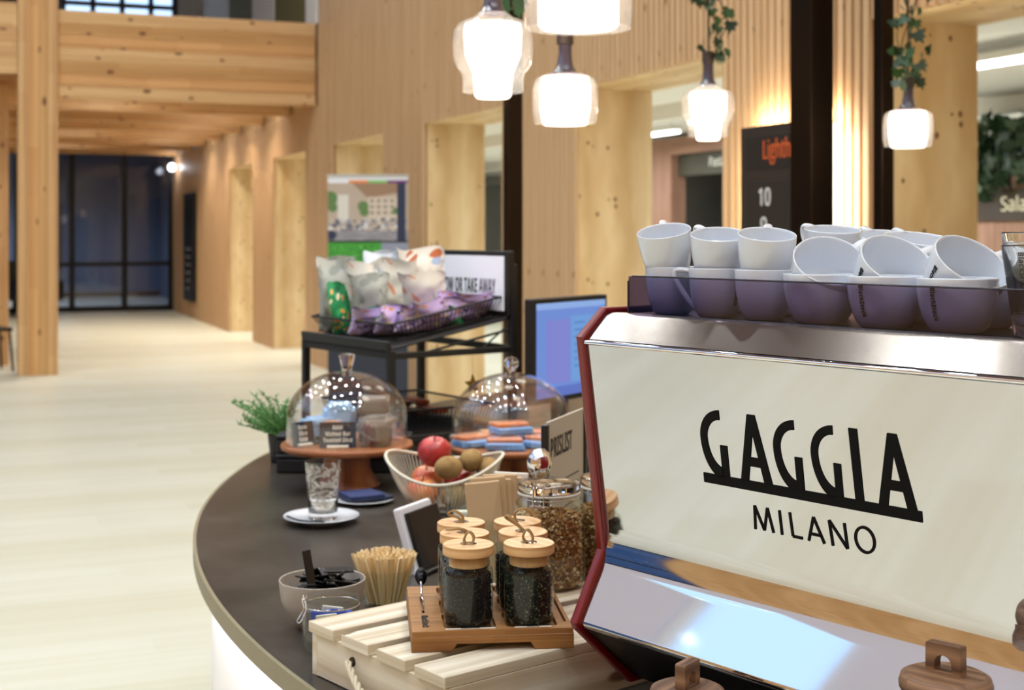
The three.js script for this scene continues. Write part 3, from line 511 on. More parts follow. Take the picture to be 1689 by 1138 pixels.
  const mb = up(1.2125), mh = 0.027, ms = 0.0030;
  const seg = (x0, y0, x1, y1) => { const dx = x1 - x0, dy = y1 - y0, l = Math.hypot(dx, dy), nx = -dy / l * ms / 2, ny = dx / l * ms / 2; return pg([[x0 + nx, y0 + ny], [x1 + nx, y1 + ny], [x1 - nx, y1 - ny], [x0 - nx, y0 - ny]]); };
  const poly2 = (pts) => pts.slice(1).map((p, i) => seg(...pts[i], ...p)), Y = (k) => mb + mh * k;
  const S = px2s, m1 = [[S(1239), Y(0)], [S(1241), Y(1)], [S(1254), Y(0.03)], [S(1262), Y(1)], [S(1269), Y(0)]];
  const letters = [poly2(m1), poly2([[S(1283), Y(0)], [S(1282), Y(1)]]), poly2([[S(1299), Y(1)], [S(1301), Y(0.04)], [S(1317), Y(0.04)]]), [...poly2([[S(1327), Y(0)], [S(1338), Y(1)], [S(1353), Y(0)]]), seg(S(1330), Y(0.3), S(1350), Y(0.3))], poly2([[S(1367), Y(0)], [S(1364), Y(1)], [S(1391), Y(0)], [S(1389), Y(1)]])];
  for (const l of letters) mesh('lettering', merge(l), MAT.logo, plate);
  const ring = new THREE.Shape(); ring.absellipse((S(1404) + S(1439)) / 2, Y(0.5), (S(1439) - S(1404)) / 2, mh * 0.54, 0, Math.PI * 2); const hole = new THREE.Path(); hole.absellipse((S(1404) + S(1439)) / 2, Y(0.5), (S(1439) - S(1404)) / 2 - ms, mh * 0.54 - ms, 0, Math.PI * 2); ring.holes.push(hole);
  mesh('lettering', lay(ring), MAT.logo, plate);
}

// ---------------------------------------------------------------- cups on the machine
function cupProto(R, H) {
  const g = new THREE.Group(), prof = [[0, 0.003], [0.5 * R, 0.003], [0.54 * R, 0], [0.6 * R, 0], [0.66 * R, 0.03 * H], [0.74 * R, 0.1 * H], [0.85 * R, 0.28 * H], [0.93 * R, 0.5 * H], [0.98 * R, 0.76 * H], [0.997 * R, 0.97 * H], [0.995 * R, 0.99 * H], [0.975 * R, H], [0.945 * R, 0.985 * H], [0.935 * R, 0.95 * H], [0.9 * R, 0.65 * H], [0.81 * R, 0.32 * H], [0.62 * R, 0.12 * H], [0, 0.08 * H]];
  mesh('bowl', lathe(prof, 56), MAT.china, g);
  const hd = tube([[0, 0.93 * H, -0.93 * R], [0, 0.95 * H, -1.3 * R], [0, 0.93 * H, -1.48 * R], [0, 0.8 * H, -1.5 * R], [0, 0.5 * H, -1.22 * R], [0, 0.22 * H, -0.86 * R], [0, 0.16 * H, -0.76 * R]], 0.0036, 36, 10); hd.scale(1.5, 1, 1);
  mesh('handle', hd, MAT.china, g);
  const rad = (y) => { for (let i = 4; i < 9; i++) if (y <= prof[i + 1][1]) return prof[i][0] + (prof[i + 1][0] - prof[i][0]) * (y - prof[i][1]) / (prof[i + 1][1] - prof[i][1]) + 0.0003; return R; };
  mesh('lettering', wrapText('BlackStock', 0.0052, 0.52 * H, 0, rad), MAT.ink, g);
  return g;
}
const cupS = cupProto(0.0335, 0.058), cupL = cupProto(0.041, 0.055);
function cup(proto, x, y, z, label, group, yaw = 0, tilt = 0, dir = [0, 1], letter) {
  const o = proto.clone(); o.name = numbered('cup'); scene.add(o); o.position.copy(ML(x, y, z));
  const q = new THREE.Quaternion().setFromAxisAngle(v3(dir[1], 0, -dir[0]).normalize(), tilt), w = new THREE.Quaternion().setFromAxisAngle(v3(0, 1, 0), yaw);
  o.quaternion.copy(q.multiply(w)); const l = o.getObjectByName('lettering'); if (letter === undefined) o.remove(l); else l.rotation.y = letter - yaw; return tag(o, label, 'cup', group);
}
{
  const Y0 = 0.4875, lo = 'lower front cups', hi = 'upper front cups', bk = 'cups in the rear rows';
  const front = [[cupS, 0.055, 'lower white cup next to the red trim, behind the smoked rail', 0.3], [cupS, 0.128, 'lower white cup with its handle and black lettering showing through the smoked rail', 1.25, 0.6], [cupS, 0.2, 'third lower white cup from the red trim', 0.4], [cupL, 0.281, 'fourth lower white cup from the red trim, under a tipped cup', -0.3], [cupL, 0.367, 'fifth lower white cup from the red trim, under a tipped cup', 0.1, -1.0], [cupL, 0.453, 'sixth lower white cup, beside the glass tumblers', 0.1, -1.0]];
  front.forEach(([p, x, l, yaw, le]) => cup(p, x, Y0, -0.093, l, lo, yaw, 0, [0, 1], le));
  cup(cupS, 0.05, Y0 + 0.047, -0.093, 'small tipped white cup topping the stack next to the red trim', hi, -0.1, 0.3, [-0.5, 0.86], 1.35);
  cup(cupS, 0.124, Y0 + 0.0425, -0.1, 'upright white cup stacked on the lettered cup', hi, 0.4, 0.26, [-0.1, 1]);
  cup(cupS, 0.197, Y0 + 0.0425, -0.098, 'upright white cup stacked third from the red trim', hi, -0.2, 0.25, [0.05, 1]);
  cup(cupL, 0.268, Y0 + 0.028, -0.112, 'white cup tipped towards the viewer, fourth from the red trim', hi, -0.9, 0.7, [0.05, 1]);
  cup(cupL, 0.345, Y0 + 0.03, -0.112, 'white cup tipped towards the viewer between two other tipped cups', hi, -0.9, 0.72, [0.3, 0.95], -1.25);
  cup(cupL, 0.43, Y0 + 0.03, -0.112, 'white cup tipped towards the viewer beside the glass tumblers', hi, -0.9, 0.7, [0.42, 0.9], -1.25);
  const rear = [[0.07, -0.18], [0.15, -0.185], [0.228, -0.18], [0.34, -0.185], [0.43, -0.18], [0.52, -0.19], [0.24, -0.27], [0.35, -0.275]];
  rear.forEach(([x, z], i) => cup(i < 3 ? cupS : cupL, x, Y0, z, 'white cup standing in the rear rows, almost hidden by the front cups', bk, i * 0.3 - 1));
  cup(cupS, 0.228, Y0 + 0.047, -0.18, 'stacked white cup peeping out behind the tipped cup, nearest the directory numbers', bk, 0.5, 0.15, [0.1, 1]);
  cup(cupL, 0.24, Y0 + 0.042, -0.27, 'stacked white cup in the rearmost row, behind the broad steel post line', bk, 0.3, 0.2, [0.2, 1]);
  cup(cupL, 0.34, Y0 + 0.04, -0.185, 'stacked white cup of the rear row, closest to the plywood jamb', bk, 0.2, 0.2, [0.35, 1]);
  // tumblers
  const tg = lathe([[0, 0.004], [0.024, 0.004], [0.026, 0], [0.028, 0.002], [0.0395, 0.088], [0.0385, 0.0885], [0.0375, 0.087], [0.0265, 0.012], [0, 0.01]], 40);
  const gl = (x, y, z, label) => { const t = thing('glass_tumbler', label, 'glass', ML(x, y, z).toArray(), MT + 0.2, 'tumblers on the machine'); mesh('glass_body', tg, MAT.solidglass, t); return t; };
  gl(0.543, Y0, -0.1, 'lower clear glass tumbler behind the smoked rail, beside the cups');
  const t2 = gl(0.543, Y0 + 0.0125, -0.1, 'clear glass tumbler nested in the other one, with black lettering'); mesh('lettering', wrapText('BlackStock', 0.006, 0.05, -0.35, (y) => 0.0265 + y * 0.128 + 0.0008), MAT.ink, t2);
}

// ---------------------------------------------------------------- wooden crate, tray and tea jars
const CR = { p: v3(-0.266, BY, -1.856), t: Math.atan2(0.632, 0.775), L: 0.46, W: 0.305, H: 0.072 };   // x along the slats (away), z across them (towards the camera)
{
  const g = thing('wooden_crate', 'pale pine crate turned upside down on the bar, with a rope handle', 'crate', CR.p.toArray(), CR.t), { L, W, H } = CR, ST = 0.0145;
  const pitch = (W - 0.062) / 3;
  for (let i = 0; i < 4; i++) mesh('slat', uvm(rbox(-0.006, L, H - ST, H, i * pitch, i * pitch + 0.062, 0.0015), 'x', 0.16, 0.9, i * 0.27, i * 0.31), MAT.pale, g);
  mesh('end_board', uvm(rbox(0, 0.016, 0.001, H - ST, 0.012, W - 0.012, 0.001), 'z', 0.2, 0.6, 0.3), MAT.pale, g);
  mesh('end_board', uvm(rbox(L - 0.02, L - 0.004, 0.001, H - ST, 0.012, W - 0.012, 0.001), 'z', 0.2, 0.6), MAT.pale, g);
  for (const z of [0, W - 0.012]) mesh('side_board', uvm(rbox(0, L - 0.004, 0, H - ST, z, z + 0.012, 0.001), 'x', 0.2, 0.9, z + 0.4), MAT.pale, g);
  const y0 = 0.04, z0 = 0.1, pts = []; for (let i = 0; i <= 10; i++) { const t = i / 10; pts.push([-0.008 - 0.012 * Math.sin(t * Math.PI), y0 - 0.033 * Math.sin(t * Math.PI) , z0 + t * 0.165]); }
  const cv = new THREE.CatmullRomCurve3(pts.map((p) => v3(...p))), st = [];
  for (let s = 0; s < 3; s++) { const q = []; for (let i = 0; i <= 90; i++) { const t = i / 90, c = cv.getPoint(t), a = t * 34 + s * 2.094; q.push([c.x + Math.cos(a) * 0.0028, c.y + Math.sin(a) * 0.0028, c.z]); } st.push(tube(q, 0.0027, 180, 6)); }
  mesh('rope_handle', merge(st), std({ color: 0xd8cdb4, roughness: 0.9 }), g);
  for (const t of [0, 1]) { const c = cv.getPoint(t); mesh('rope_eye', lathe([[0.002, -0.002], [0.006, -0.002], [0.006, 0.001], [0.002, 0.001]], 16).rotateZ(Math.PI / 2).translate(-0.001, c.y, c.z), MAT.bark, g); }
}
const CY = BY + CR.H;                     // top of the crate
const TR = { t: 6 * D2R, p: v3(-0.123, CY, -1.7085) };   // tray: x along its front, z towards the camera, origin at its front corner
const TL = (x, y, z) => v3(x, y, z).applyAxisAngle(v3(0, 1, 0), TR.t).add(TR.p);
const jarSpots = []; for (let r = 0; r < 3; r++) for (let c = 0; c < 2; c++) jarSpots.push([0.073 + c * 0.077, -0.046 - r * 0.0665]);
{
  const g = thing('bamboo_tray', 'bamboo jar tray with lettering and a spoon slot on the crate', 'tray', TR.p.toArray(), TR.t), W = 0.201, Dp = 0.222;
  const front = new THREE.Shape(); [[0, 0], [0.05, 0], [0.056, 0.009], [0.147, 0.009], [0.153, 0], [W, 0], [W, 0.019], [0, 0.019]].forEach((p, i) => i ? front.lineTo(...p) : front.moveTo(...p));
  mesh('base', uvm(new THREE.ExtrudeGeometry(front, { depth: Dp - 0.002, bevelEnabled: true, bevelSize: 0.001, bevelThickness: 0.001, bevelOffset: -0.001, bevelSegments: 1 }).translate(0, 0, -Dp + 0.001), 'x', 0.12, 0.5), MAT.bamboo, g);
  const top = new THREE.Shape(); [[0.0008, 0.0008], [W - 0.0008, 0.0008], [W - 0.0008, Dp - 0.0008], [0.0008, Dp - 0.0008]].forEach((p, i) => i ? top.lineTo(...p) : top.moveTo(...p));
  const hole = (x0, x1, y0, y1, r) => { const h = new THREE.Path(); h.moveTo(x0 + r, y0); h.lineTo(x1 - r, y0); h.quadraticCurveTo(x1, y0, x1, y0 + r); h.lineTo(x1, y1 - r); h.quadraticCurveTo(x1, y1, x1 - r, y1); h.lineTo(x0 + r, y1); h.quadraticCurveTo(x0, y1, x0, y1 - r); h.lineTo(x0, y0 + r); h.quadraticCurveTo(x0, y0, x0 + r, y0); top.holes.push(h); };
  for (const [x, z] of jarSpots) hole(x - 0.0327, x + 0.0327, -z - 0.0327, -z + 0.0327, 0.006);
  hole(0.192, 0.1955, 0.03, 0.15, 0.001); hole(0.016, 0.02, 0.09, 0.165, 0.001);
  mesh('top_plate', uvm(new THREE.ExtrudeGeometry(top, { depth: 0.006, bevelEnabled: false, curveSegments: 4 }).rotateX(-Math.PI / 2).translate(0, 0.0192, 0), 'x', 0.12, 0.5, 0.4), MAT.bamboo, g);
  const t = mesh('lettering', text('BlackStock', 0.0088, 0.0004, 0.85), MAT.ink, g); t.rotation.set(-Math.PI / 2, 0, -Math.PI / 2); t.position.set(0.0145, 0.0253, -0.047);
  for (const [x, w] of [[0.073, 0.062], [0.151, 0.046]]) mesh('name_strip', box(x - w / 2, x + w / 2, 0.0253, 0.0257, -0.0112, -0.0075), MAT.paper, g);
  for (const [x, n] of [[0.073, 'DARJEELING'], [0.151, 'SENCHA']]) { const q = mesh('lettering', text(n, 0.0028, 0.0003, 1), MAT.ink, g); q.rotation.x = -Math.PI / 2; q.position.set(x, 0.0258, -0.008); }
  const sp = thing('tea_spoon', 'small dark metal spoon resting in the slot of the bamboo tray', 'spoon', TL(0.018, 0.0252, -0.1).toArray(), TR.t);
  mesh('handle', tube([[0, 0.0015, 0.012], [0.001, 0.004, -0.02], [0, 0.012, -0.045], [0, 0.022, -0.058]], 0.0016, 20, 6), MAT.chrome, sp);
  mesh('bowl', new THREE.SphereGeometry(0.0095, 20, 12).scale(0.85, 0.5, 1.35).rotateX(0.9).translate(0, 0.0275, -0.066), std({ color: 0x18181a, roughness: 0.15, metalness: 0.7 }), sp);
}
const jarGeo = lathe([[0, 0.0012], [0.026, 0.0012], [0.0296, 0.003], [0.0312, 0.008], [0.0314, 0.066], [0.0306, 0.0715], [0.0272, 0.0755], [0.0262, 0.077], [0.0275, 0.079], [0.0275, 0.081], [0.0262, 0.083], [0.027, 0.089]], 48);
const lidGeo = uvm(lathe([[0, 0.0905], [0.0316, 0.0905], [0.0325, 0.0914], [0.0325, 0.1022], [0.0316, 0.1031], [0, 0.1031]], 44), 'x', 0.07, 0.2), plugGeo = lathe([[0, 0.076], [0.0238, 0.076], [0.0246, 0.0765], [0.0246, 0.0905], [0, 0.0905]], 36), eyeGeo = lathe([[0.003, 0.1031], [0.0105, 0.1031], [0.0105, 0.1035], [0.003, 0.1037]], 24);
const flake = new THREE.TetrahedronGeometry(1, 0);
function fillStuff(name, label, category, at, turn, n, r, y0, y1, cols, size, group, coreCol) {
  const core = thing(name, label, category, at, turn, group); core.userData.kind = 'stuff';
  mesh('heap', lathe([[0, y0], [r * 0.93, y0], [r * 0.93, y1 - size], [r * 0.6, y1], [0, y1 + size * 0.6]], 28), std({ color: coreCol, roughness: 1 }), core);
  const im = new THREE.InstancedMesh(flake, std({ color: 0xffffff, roughness: 0.9 }), n), m = new THREE.Matrix4(), q = new THREE.Quaternion(), c = new THREE.Color();
  for (let i = 0; i < n; i++) {
    const top = i % 5 === 0, a = rr(0, 6.283), rad = top ? r * Math.sqrt(rnd()) * 0.95 : r * rr(0.9, 0.97), y = top ? y1 + rr(-0.3, 0.8) * size - Math.max(0, rad / r - 0.6) * size * 2 : rr(y0 + size * 0.5, y1);
    q.setFromEuler(new THREE.Euler(rr(0, 6), rr(0, 6), rr(0, 6)));
    m.compose(v3(Math.cos(a) * rad, y, Math.sin(a) * rad), q, v3(size * rr(0.3, 1), size * rr(0.15, 0.5), size * rr(0.3, 1.1))); im.setMatrixAt(i, m);
    im.setColorAt(i, c.set(cols[i % cols.length]));
  }
  im.name = 'flake'; im.castShadow = im.receiveShadow = true; im.userData.kind = 'stuff'; core.add(im); return core;
}
{
  const info = [
    ['jar of black tea, wooden lid, front of the tray beside the lettering', 'black tea leaves', [0x1a1714, 0x0f0e0d, 0x262019, 0x3a3026], 0x0c0b0a],
    ['jar of dark green tea, wooden lid, front of the tray beside the machine', 'dark green tea leaves', [0x1f2617, 0x14180f, 0x38442a, 0x4c3a26, 0x6a6f52], 0x0f110b],
    ['jar of blue-grey tea, wooden lid, middle of the tray on the spoon side', 'blue-grey tea leaves', [0x2a2c3c, 0x1c1e2a, 0x4c4a52, 0x77706a], 0x15161c],
    ['jar of green herb tea, wooden lid, middle of the tray on the machine side', 'green herb tea leaves', [0x2c3320, 0x1b2014, 0x55603c, 0x2a2a20], 0x14170e],
    ['jar of brown tea, wooden lid, back of the tray on the spoon side', 'brown tea leaves', [0x3a2b20, 0x2a2019, 0x5a4636, 0x7a624c], 0x1c1510],
    ['jar of mixed dark tea, wooden lid, back of the tray beside the granola', 'mixed dark tea leaves', [0x26241c, 0x3b382c, 0x1a1a15, 0x56503c], 0x121210],
  ];
  const loops = [[[-0.003, 0.1, 0], [-0.006, 0.108, 0.001], [0, 0.118, 0.002], [0.006, 0.112, 0.002], [0.004, 0.1, 0.001]], [[-0.003, 0.1, 0], [-0.008, 0.11, 0.002], [-0.003, 0.119, 0.001], [0.004, 0.11, 0], [0.003, 0.1, 0.001]], [[0.004, 0.103, 0], [-0.004, 0.108, 0.006], [-0.02, 0.1085, 0.012], [-0.024, 0.107, 0.002], [-0.008, 0.107, -0.003], [0.003, 0.103, 0]], [[0.003, 0.1, 0], [-0.006, 0.11, 0.002], [-0.02, 0.122, -0.002], [-0.024, 0.12, -0.006], [-0.006, 0.108, -0.003], [0.002, 0.1, 0]], [[0.003, 0.1, 0], [0.0, 0.112, 0.002], [-0.012, 0.118, 0.002], [-0.018, 0.112, -0.003], [-0.004, 0.107, -0.003], [0.003, 0.1, 0]], [[-0.003, 0.1, 0], [-0.004, 0.114, 0.002], [0.008, 0.119, 0], [0.02, 0.112, -0.002], [0.024, 0.107, 0]]];
  jarSpots.forEach(([x, z], i) => {
    const p = TL(x, 0.0193, z), turn = TR.t + rr(-0.6, 0.6), [label, tea, cols, core] = info[i];
    const g = thing('tea_jar', label, 'jar', p.toArray(), turn, 'tea jars on the bamboo tray');
    mesh('glass_body', jarGeo, MAT.jarglass, g); const l = mesh('lid', lidGeo, MAT.lid, g); l.rotation.y = rr(0, 3); mesh('plug', plugGeo, MAT.lid, g); mesh('eyelet', eyeGeo, MAT.chrome, g);
    mesh('twine_loop', merge([tube(loops[i], 0.0012, 40, 6), tube(loops[i].map(([a, b, c]) => [a + 0.0016, b + 0.0008, c - 0.001]), 0.001, 40, 6)]), MAT.twine, g).rotation.y = -turn;
    fillStuff('tea_leaves', tea + ' inside the jar at the ' + label.split(', ')[2], 'tea', p.clone().add(v3(0, 0.0002, 0)).toArray(), turn, 1300, 0.0304, 0.004, 0.065 - (i > 3 ? 0.008 : 0), cols, 0.0028, 'loose tea in the jars', core);
  });
}
function granolaJar(p, turn, label, glabel) {
  const g = thing('granola_jar', label, 'jar', p, turn, 'granola jars on the crate');
  const body = lathe([[0, 0.002], [0.044, 0.002], [0.0495, 0.006], [0.0515, 0.014], [0.0515, 0.115], [0.049, 0.125], [0.0425, 0.131], [0.0415, 0.134], [0.043, 0.137]], 56); body.attributes.position.array.forEach((_, i, a) => { if (i % 3 === 0) { const x = a[i], z = a[i + 2], y = a[i + 1]; if (y > 0.005 && y < 0.125) { const r = Math.hypot(x, z), th = Math.atan2(z, x), k = 1 + 0.045 * Math.cos(4 * th); a[i] = x * k; a[i + 2] = z * k; } } });
  body.computeVertexNormals();
  mesh('glass_body', body, MAT.jarglass, g);
  mesh('glass_lid', lathe([[0, 0.138], [0.038, 0.138], [0.044, 0.1372], [0.046, 0.14], [0.046, 0.148], [0.044, 0.151], [0.03, 0.1535], [0, 0.1545]], 48), MAT.solidglass, g);
  mesh('rubber_ring', new THREE.TorusGeometry(0.0445, 0.0016, 8, 48).rotateX(Math.PI / 2).translate(0, 0.1358, 0), std({ color: 0xd8d4c8, roughness: 0.6 }), g);
  for (const s of [-0.008, 0.008]) mesh('clip_wire', tube([[s, 0.154, 0.02], [s, 0.151, 0.046], [s, 0.14, 0.0485], [s, 0.127, 0.0475], [s, 0.122, 0.05]], 0.0011, 24, 6), MAT.chrome, g);
  mesh('clip_band', new THREE.TorusGeometry(0.0436, 0.0011, 6, 48).rotateX(Math.PI / 2).translate(0, 0.13, 0), MAT.chrome, g);
  mesh('clip_bar', rod([-0.012, 0.124, 0.049], [0.012, 0.124, 0.049], 0.0014), MAT.chrome, g);
  fillStuff('granola', glabel, 'granola', v3(...p).add(v3(0, 0.0004, 0)).toArray(), turn, 2600, 0.0492, 0.005, 0.104, [0xb98a52, 0xd9b67c, 0x9a6a38, 0xe6d2a6, 0x7d5530, 0xc99f64], 0.0052, 'granola in the jars', 0x8f6a40);
}
granolaJar([0.054, CY, -2.035], -0.35, 'clip-top glass jar of granola behind the tea jars, its wire clip showing', 'golden oat granola in the jar with a chrome knob on its lid');
granolaJar([0.148, CY, -2.085], -0.2, 'clip-top glass jar of granola almost hidden by the red trim of the machine', 'golden oat granola in the jar almost hidden by the red trim');
{ // chrome egg on the lid
  const g = thing('chrome_egg', 'mirror-bright chrome egg standing on the lid of the granola jar', 'ornament', [0.04, CY + 0.1545, -2.035], 0);
  mesh('egg', lathe(Array.from({ length: 25 }, (_, i) => { const a = Math.PI * i / 24; return [0.0185 * Math.sin(a) * (1 - 0.1 * Math.cos(a)), 0.0228 - 0.0228 * Math.cos(a)]; }), 36), MAT.chrome, g);
}
// wood-lidded canisters in front of the machine
function canister(p, h, turn, label) {
  const g = thing('wood_lid_canister', label, 'jar', p, turn, 'canisters before the machine');
  mesh('glass_body', lathe([[0, 0.002], [0.034, 0.002], [0.0365, 0.006], [0.037, 0.012], [0.037, h - 0.03], [0.0365, h - 0.026]], 44), MAT.jarglass, g);
  mesh('lid', uvm(lathe([[0, h - 0.026], [0.038, h - 0.026], [0.0405, h - 0.022], [0.041, h - 0.017], [0.039, h - 0.011], [0.034, h - 0.0085], [0, h - 0.008]], 48), 'x', 0.1, 0.3, h), MAT.mango, g);
  const s = new THREE.Shape(); s.moveTo(-0.016, 0); s.lineTo(0.016, 0); s.lineTo(0.016, 0.024); s.quadraticCurveTo(0.016, 0.0265, 0.0135, 0.0265); s.lineTo(-0.0135, 0.0265); s.quadraticCurveTo(-0.016, 0.0265, -0.016, 0.024);
  const hp = [[-0.0085, 0.002]]; for (let i = 0; i <= 12; i++) hp.push([-0.0085 * Math.cos(Math.PI * i / 12), 0.009 + 0.0085 * Math.sin(Math.PI * i / 12)]); hp.push([0.0085, 0.002]); const hl = new THREE.Path(hp.map((q) => new THREE.Vector2(...q))); s.holes.push(hl);
  mesh('handle', uvm(new THREE.ExtrudeGeometry(s, { depth: 0.011, bevelEnabled: true, bevelSize: 0.0008, bevelThickness: 0.0008, bevelSegments: 2, curveSegments: 12 }).translate(0, h - 0.0085, -0.0055), 'x', 0.1, 0.3), MAT.mango, g);
  const c = thing('coffee_beans', 'dark roasted beans inside ' + label.replace('glass ', 'the '), 'coffee', p); c.userData.kind = 'stuff'; c.userData.label = 'dark roasted beans in the canister ' + (h > 0.2 ? 'closer to the picture corner' : 'below the logo');
  mesh('heap', lathe([[0, 0.004], [0.0345, 0.004], [0.0355, 0.01], [0.0355, h * 0.6], [0.02, h * 0.63], [0, h * 0.62]], 30), std({ color: 0x2a1a10, roughness: 0.6, bumpMap: T.grit, bumpScale: 0.002 }), c);
}
{ const a = atDepth(1560, 1110, 1.245), b = atDepth(1134, 1132, 1.49); canister([a.x, BY, a.z], a.y - BY + 0.0085, -0.75, 'glass canister with an arched wooden lid handle at the picture corner'); canister([b.x, BY, b.z], b.y - BY + 0.0085, 0.95, 'glass canister with an arched wooden lid handle below the logo panel'); }

// ---------------------------------------------------------------- small wares along the bar
{ // sugar bowl and sachets
  const g = thing('sugar_bowl', 'warm grey stoneware bowl holding black sugar sachets', 'bowl', [-0.283, BY, -2.08]);
  mesh('bowl_body', lathe([[0, 0.004], [0.03, 0.004], [0.031, 0], [0.034, 0], [0.036, 0.004], [0.052, 0.02], [0.061, 0.042], [0.0645, 0.07], [0.0635, 0.0715], [0.0615, 0.07], [0.058, 0.043], [0.048, 0.022], [0.03, 0.011], [0, 0.009]], 56), std({ color: 0xa49a90, roughness: 0.5 }), g);
  const sg = new RoundedBoxGeometry(0.013, 0.0028, 0.075, 1, 0.0013), sm = phy({ color: 0x08080b, roughness: 0.3 });
  for (let i = 0; i < 44; i++) {
    const s = mesh(numbered('sugar_sachet'), sg, sm, scene), a = rr(0, 6.28), r = 0.03 * Math.sqrt(rnd());
    s.position.set(-0.272 + Math.cos(a) * r, BY + 0.042 + (i / 44) * 0.038, -2.08 + Math.sin(a) * r); s.rotation.set(rr(-0.6, 0.6), rr(0, 3.14), rr(-0.9, 0.9)); s.scale.z = 0.7;
    tag(s, 'black paper sugar sachet piled in the grey bowl', 'sachet', 'black sugar sachets in the bowl');
  }
  const u = mesh(numbered('sugar_sachet'), sg, sm, scene); u.position.set(-0.298, BY + 0.085, -2.055); u.rotation.set(1.35, 0.2, 0); u.scale.set(1, 1, 0.9); tag(u, 'black sachet sticking up out of the grey bowl', 'sachet', 'upright sachets');
}
{ // clip-top jar with blue sachets
  const g = thing('clip_jar', 'small swing-top glass jar with blue sachets beside the crate corner', 'jar', [-0.2525, BY, -1.955], -0.93);
  mesh('glass_body', lathe([[0, 0.002], [0.03, 0.002], [0.036, 0.005], [0.04, 0.014], [0.042, 0.03], [0.041, 0.048], [0.0375, 0.06], [0.0365, 0.066], [0.039, 0.07], [0.039, 0.074], [0.0375, 0.078]], 48), MAT.jarglass, g);
  mesh('clip_wire', merge([new THREE.TorusGeometry(0.0385, 0.0011, 6, 48).rotateX(Math.PI / 2).translate(0, 0.0665, 0), tube([[0.0, 0.083, 0.041], [0.004, 0.08, 0.044], [0.003, 0.066, 0.0425], [0.004, 0.05, 0.052], [-0.004, 0.05, 0.052], [-0.003, 0.066, 0.0425], [-0.004, 0.08, 0.044], [0, 0.083, 0.041]], 0.0011, 50, 6)]), MAT.chrome, g);
  mesh('clip_knob', new THREE.SphereGeometry(0.0042, 14, 10).translate(0, 0.0815, 0.042), MAT.chrome, g);
  const blue = phy({ color: 0x1d4fc4, roughness: 0.35 }), sg = new RoundedBoxGeometry(0.03, 0.0035, 0.05, 1, 0.0016);
  for (let i = 0; i < 7; i++) { const s = mesh(numbered('blue_sachet'), sg, i % 3 === 2 ? MAT.cream : blue, scene), a = i * 0.9; s.position.set(-0.2525 + Math.cos(a) * 0.014, BY + 0.031 + (i % 2) * 0.004, -1.955 + Math.sin(a) * 0.014); s.rotation.set(1.45, rr(-0.15, 0.15), a, 'YXZ'); s.rotation.y = a; tag(s, i % 3 === 2 ? 'cream sachet standing in the swing-top jar' : 'blue sachet standing in the swing-top jar', 'sachet', i % 3 === 2 ? 'cream sachets in the jar' : 'blue sachets in the jar'); }
}
{ // stir sticks
  const p = [-0.2, BY, -2.2], g = thing('stick_glass', 'clear glass cup filled with wooden stir sticks', 'glass', p);
  mesh('glass_body', lathe([[0, 0.003], [0.032, 0.003], [0.035, 0.006], [0.0465, 0.06]], 44), MAT.jarglass, g);
  const sg = new RoundedBoxGeometry(0.0055, 0.078, 0.0014, 1, 0.0006), sm = [0xefd3a0, 0xe4c48c, 0xf4dfb4].map((c) => std({ color: c, roughness: 0.7 }));
  for (let i = 0; i < 130; i++) {
    const r = Math.sqrt((i + 0.5) / 130), a = i * 2.39996, s = mesh(numbered('stir_stick'), sg, sm[i % 3], scene);
    const wide = i % 37 === 5, k = wide ? 1.5 : 1; const bot = v3(Math.cos(a) * r * 0.027, 0.006, Math.sin(a) * r * 0.027), top = v3(Math.cos(a) * r * 0.052 * k, 0.082 + rr(-0.005, 0.005), Math.sin(a) * r * 0.046), d = top.clone().sub(bot).normalize();
    s.quaternion.setFromUnitVectors(v3(0, 1, 0), d).multiply(new THREE.Quaternion().setFromAxisAngle(v3(0, 1, 0), rr(0, 3))); s.position.copy(bot).addScaledVector(d, 0.039).add(v3(...p));
    tag(s, 'thin wooden stir stick bundled in the glass cup', 'stir stick', 'wooden stir sticks in the glass');
  }
}
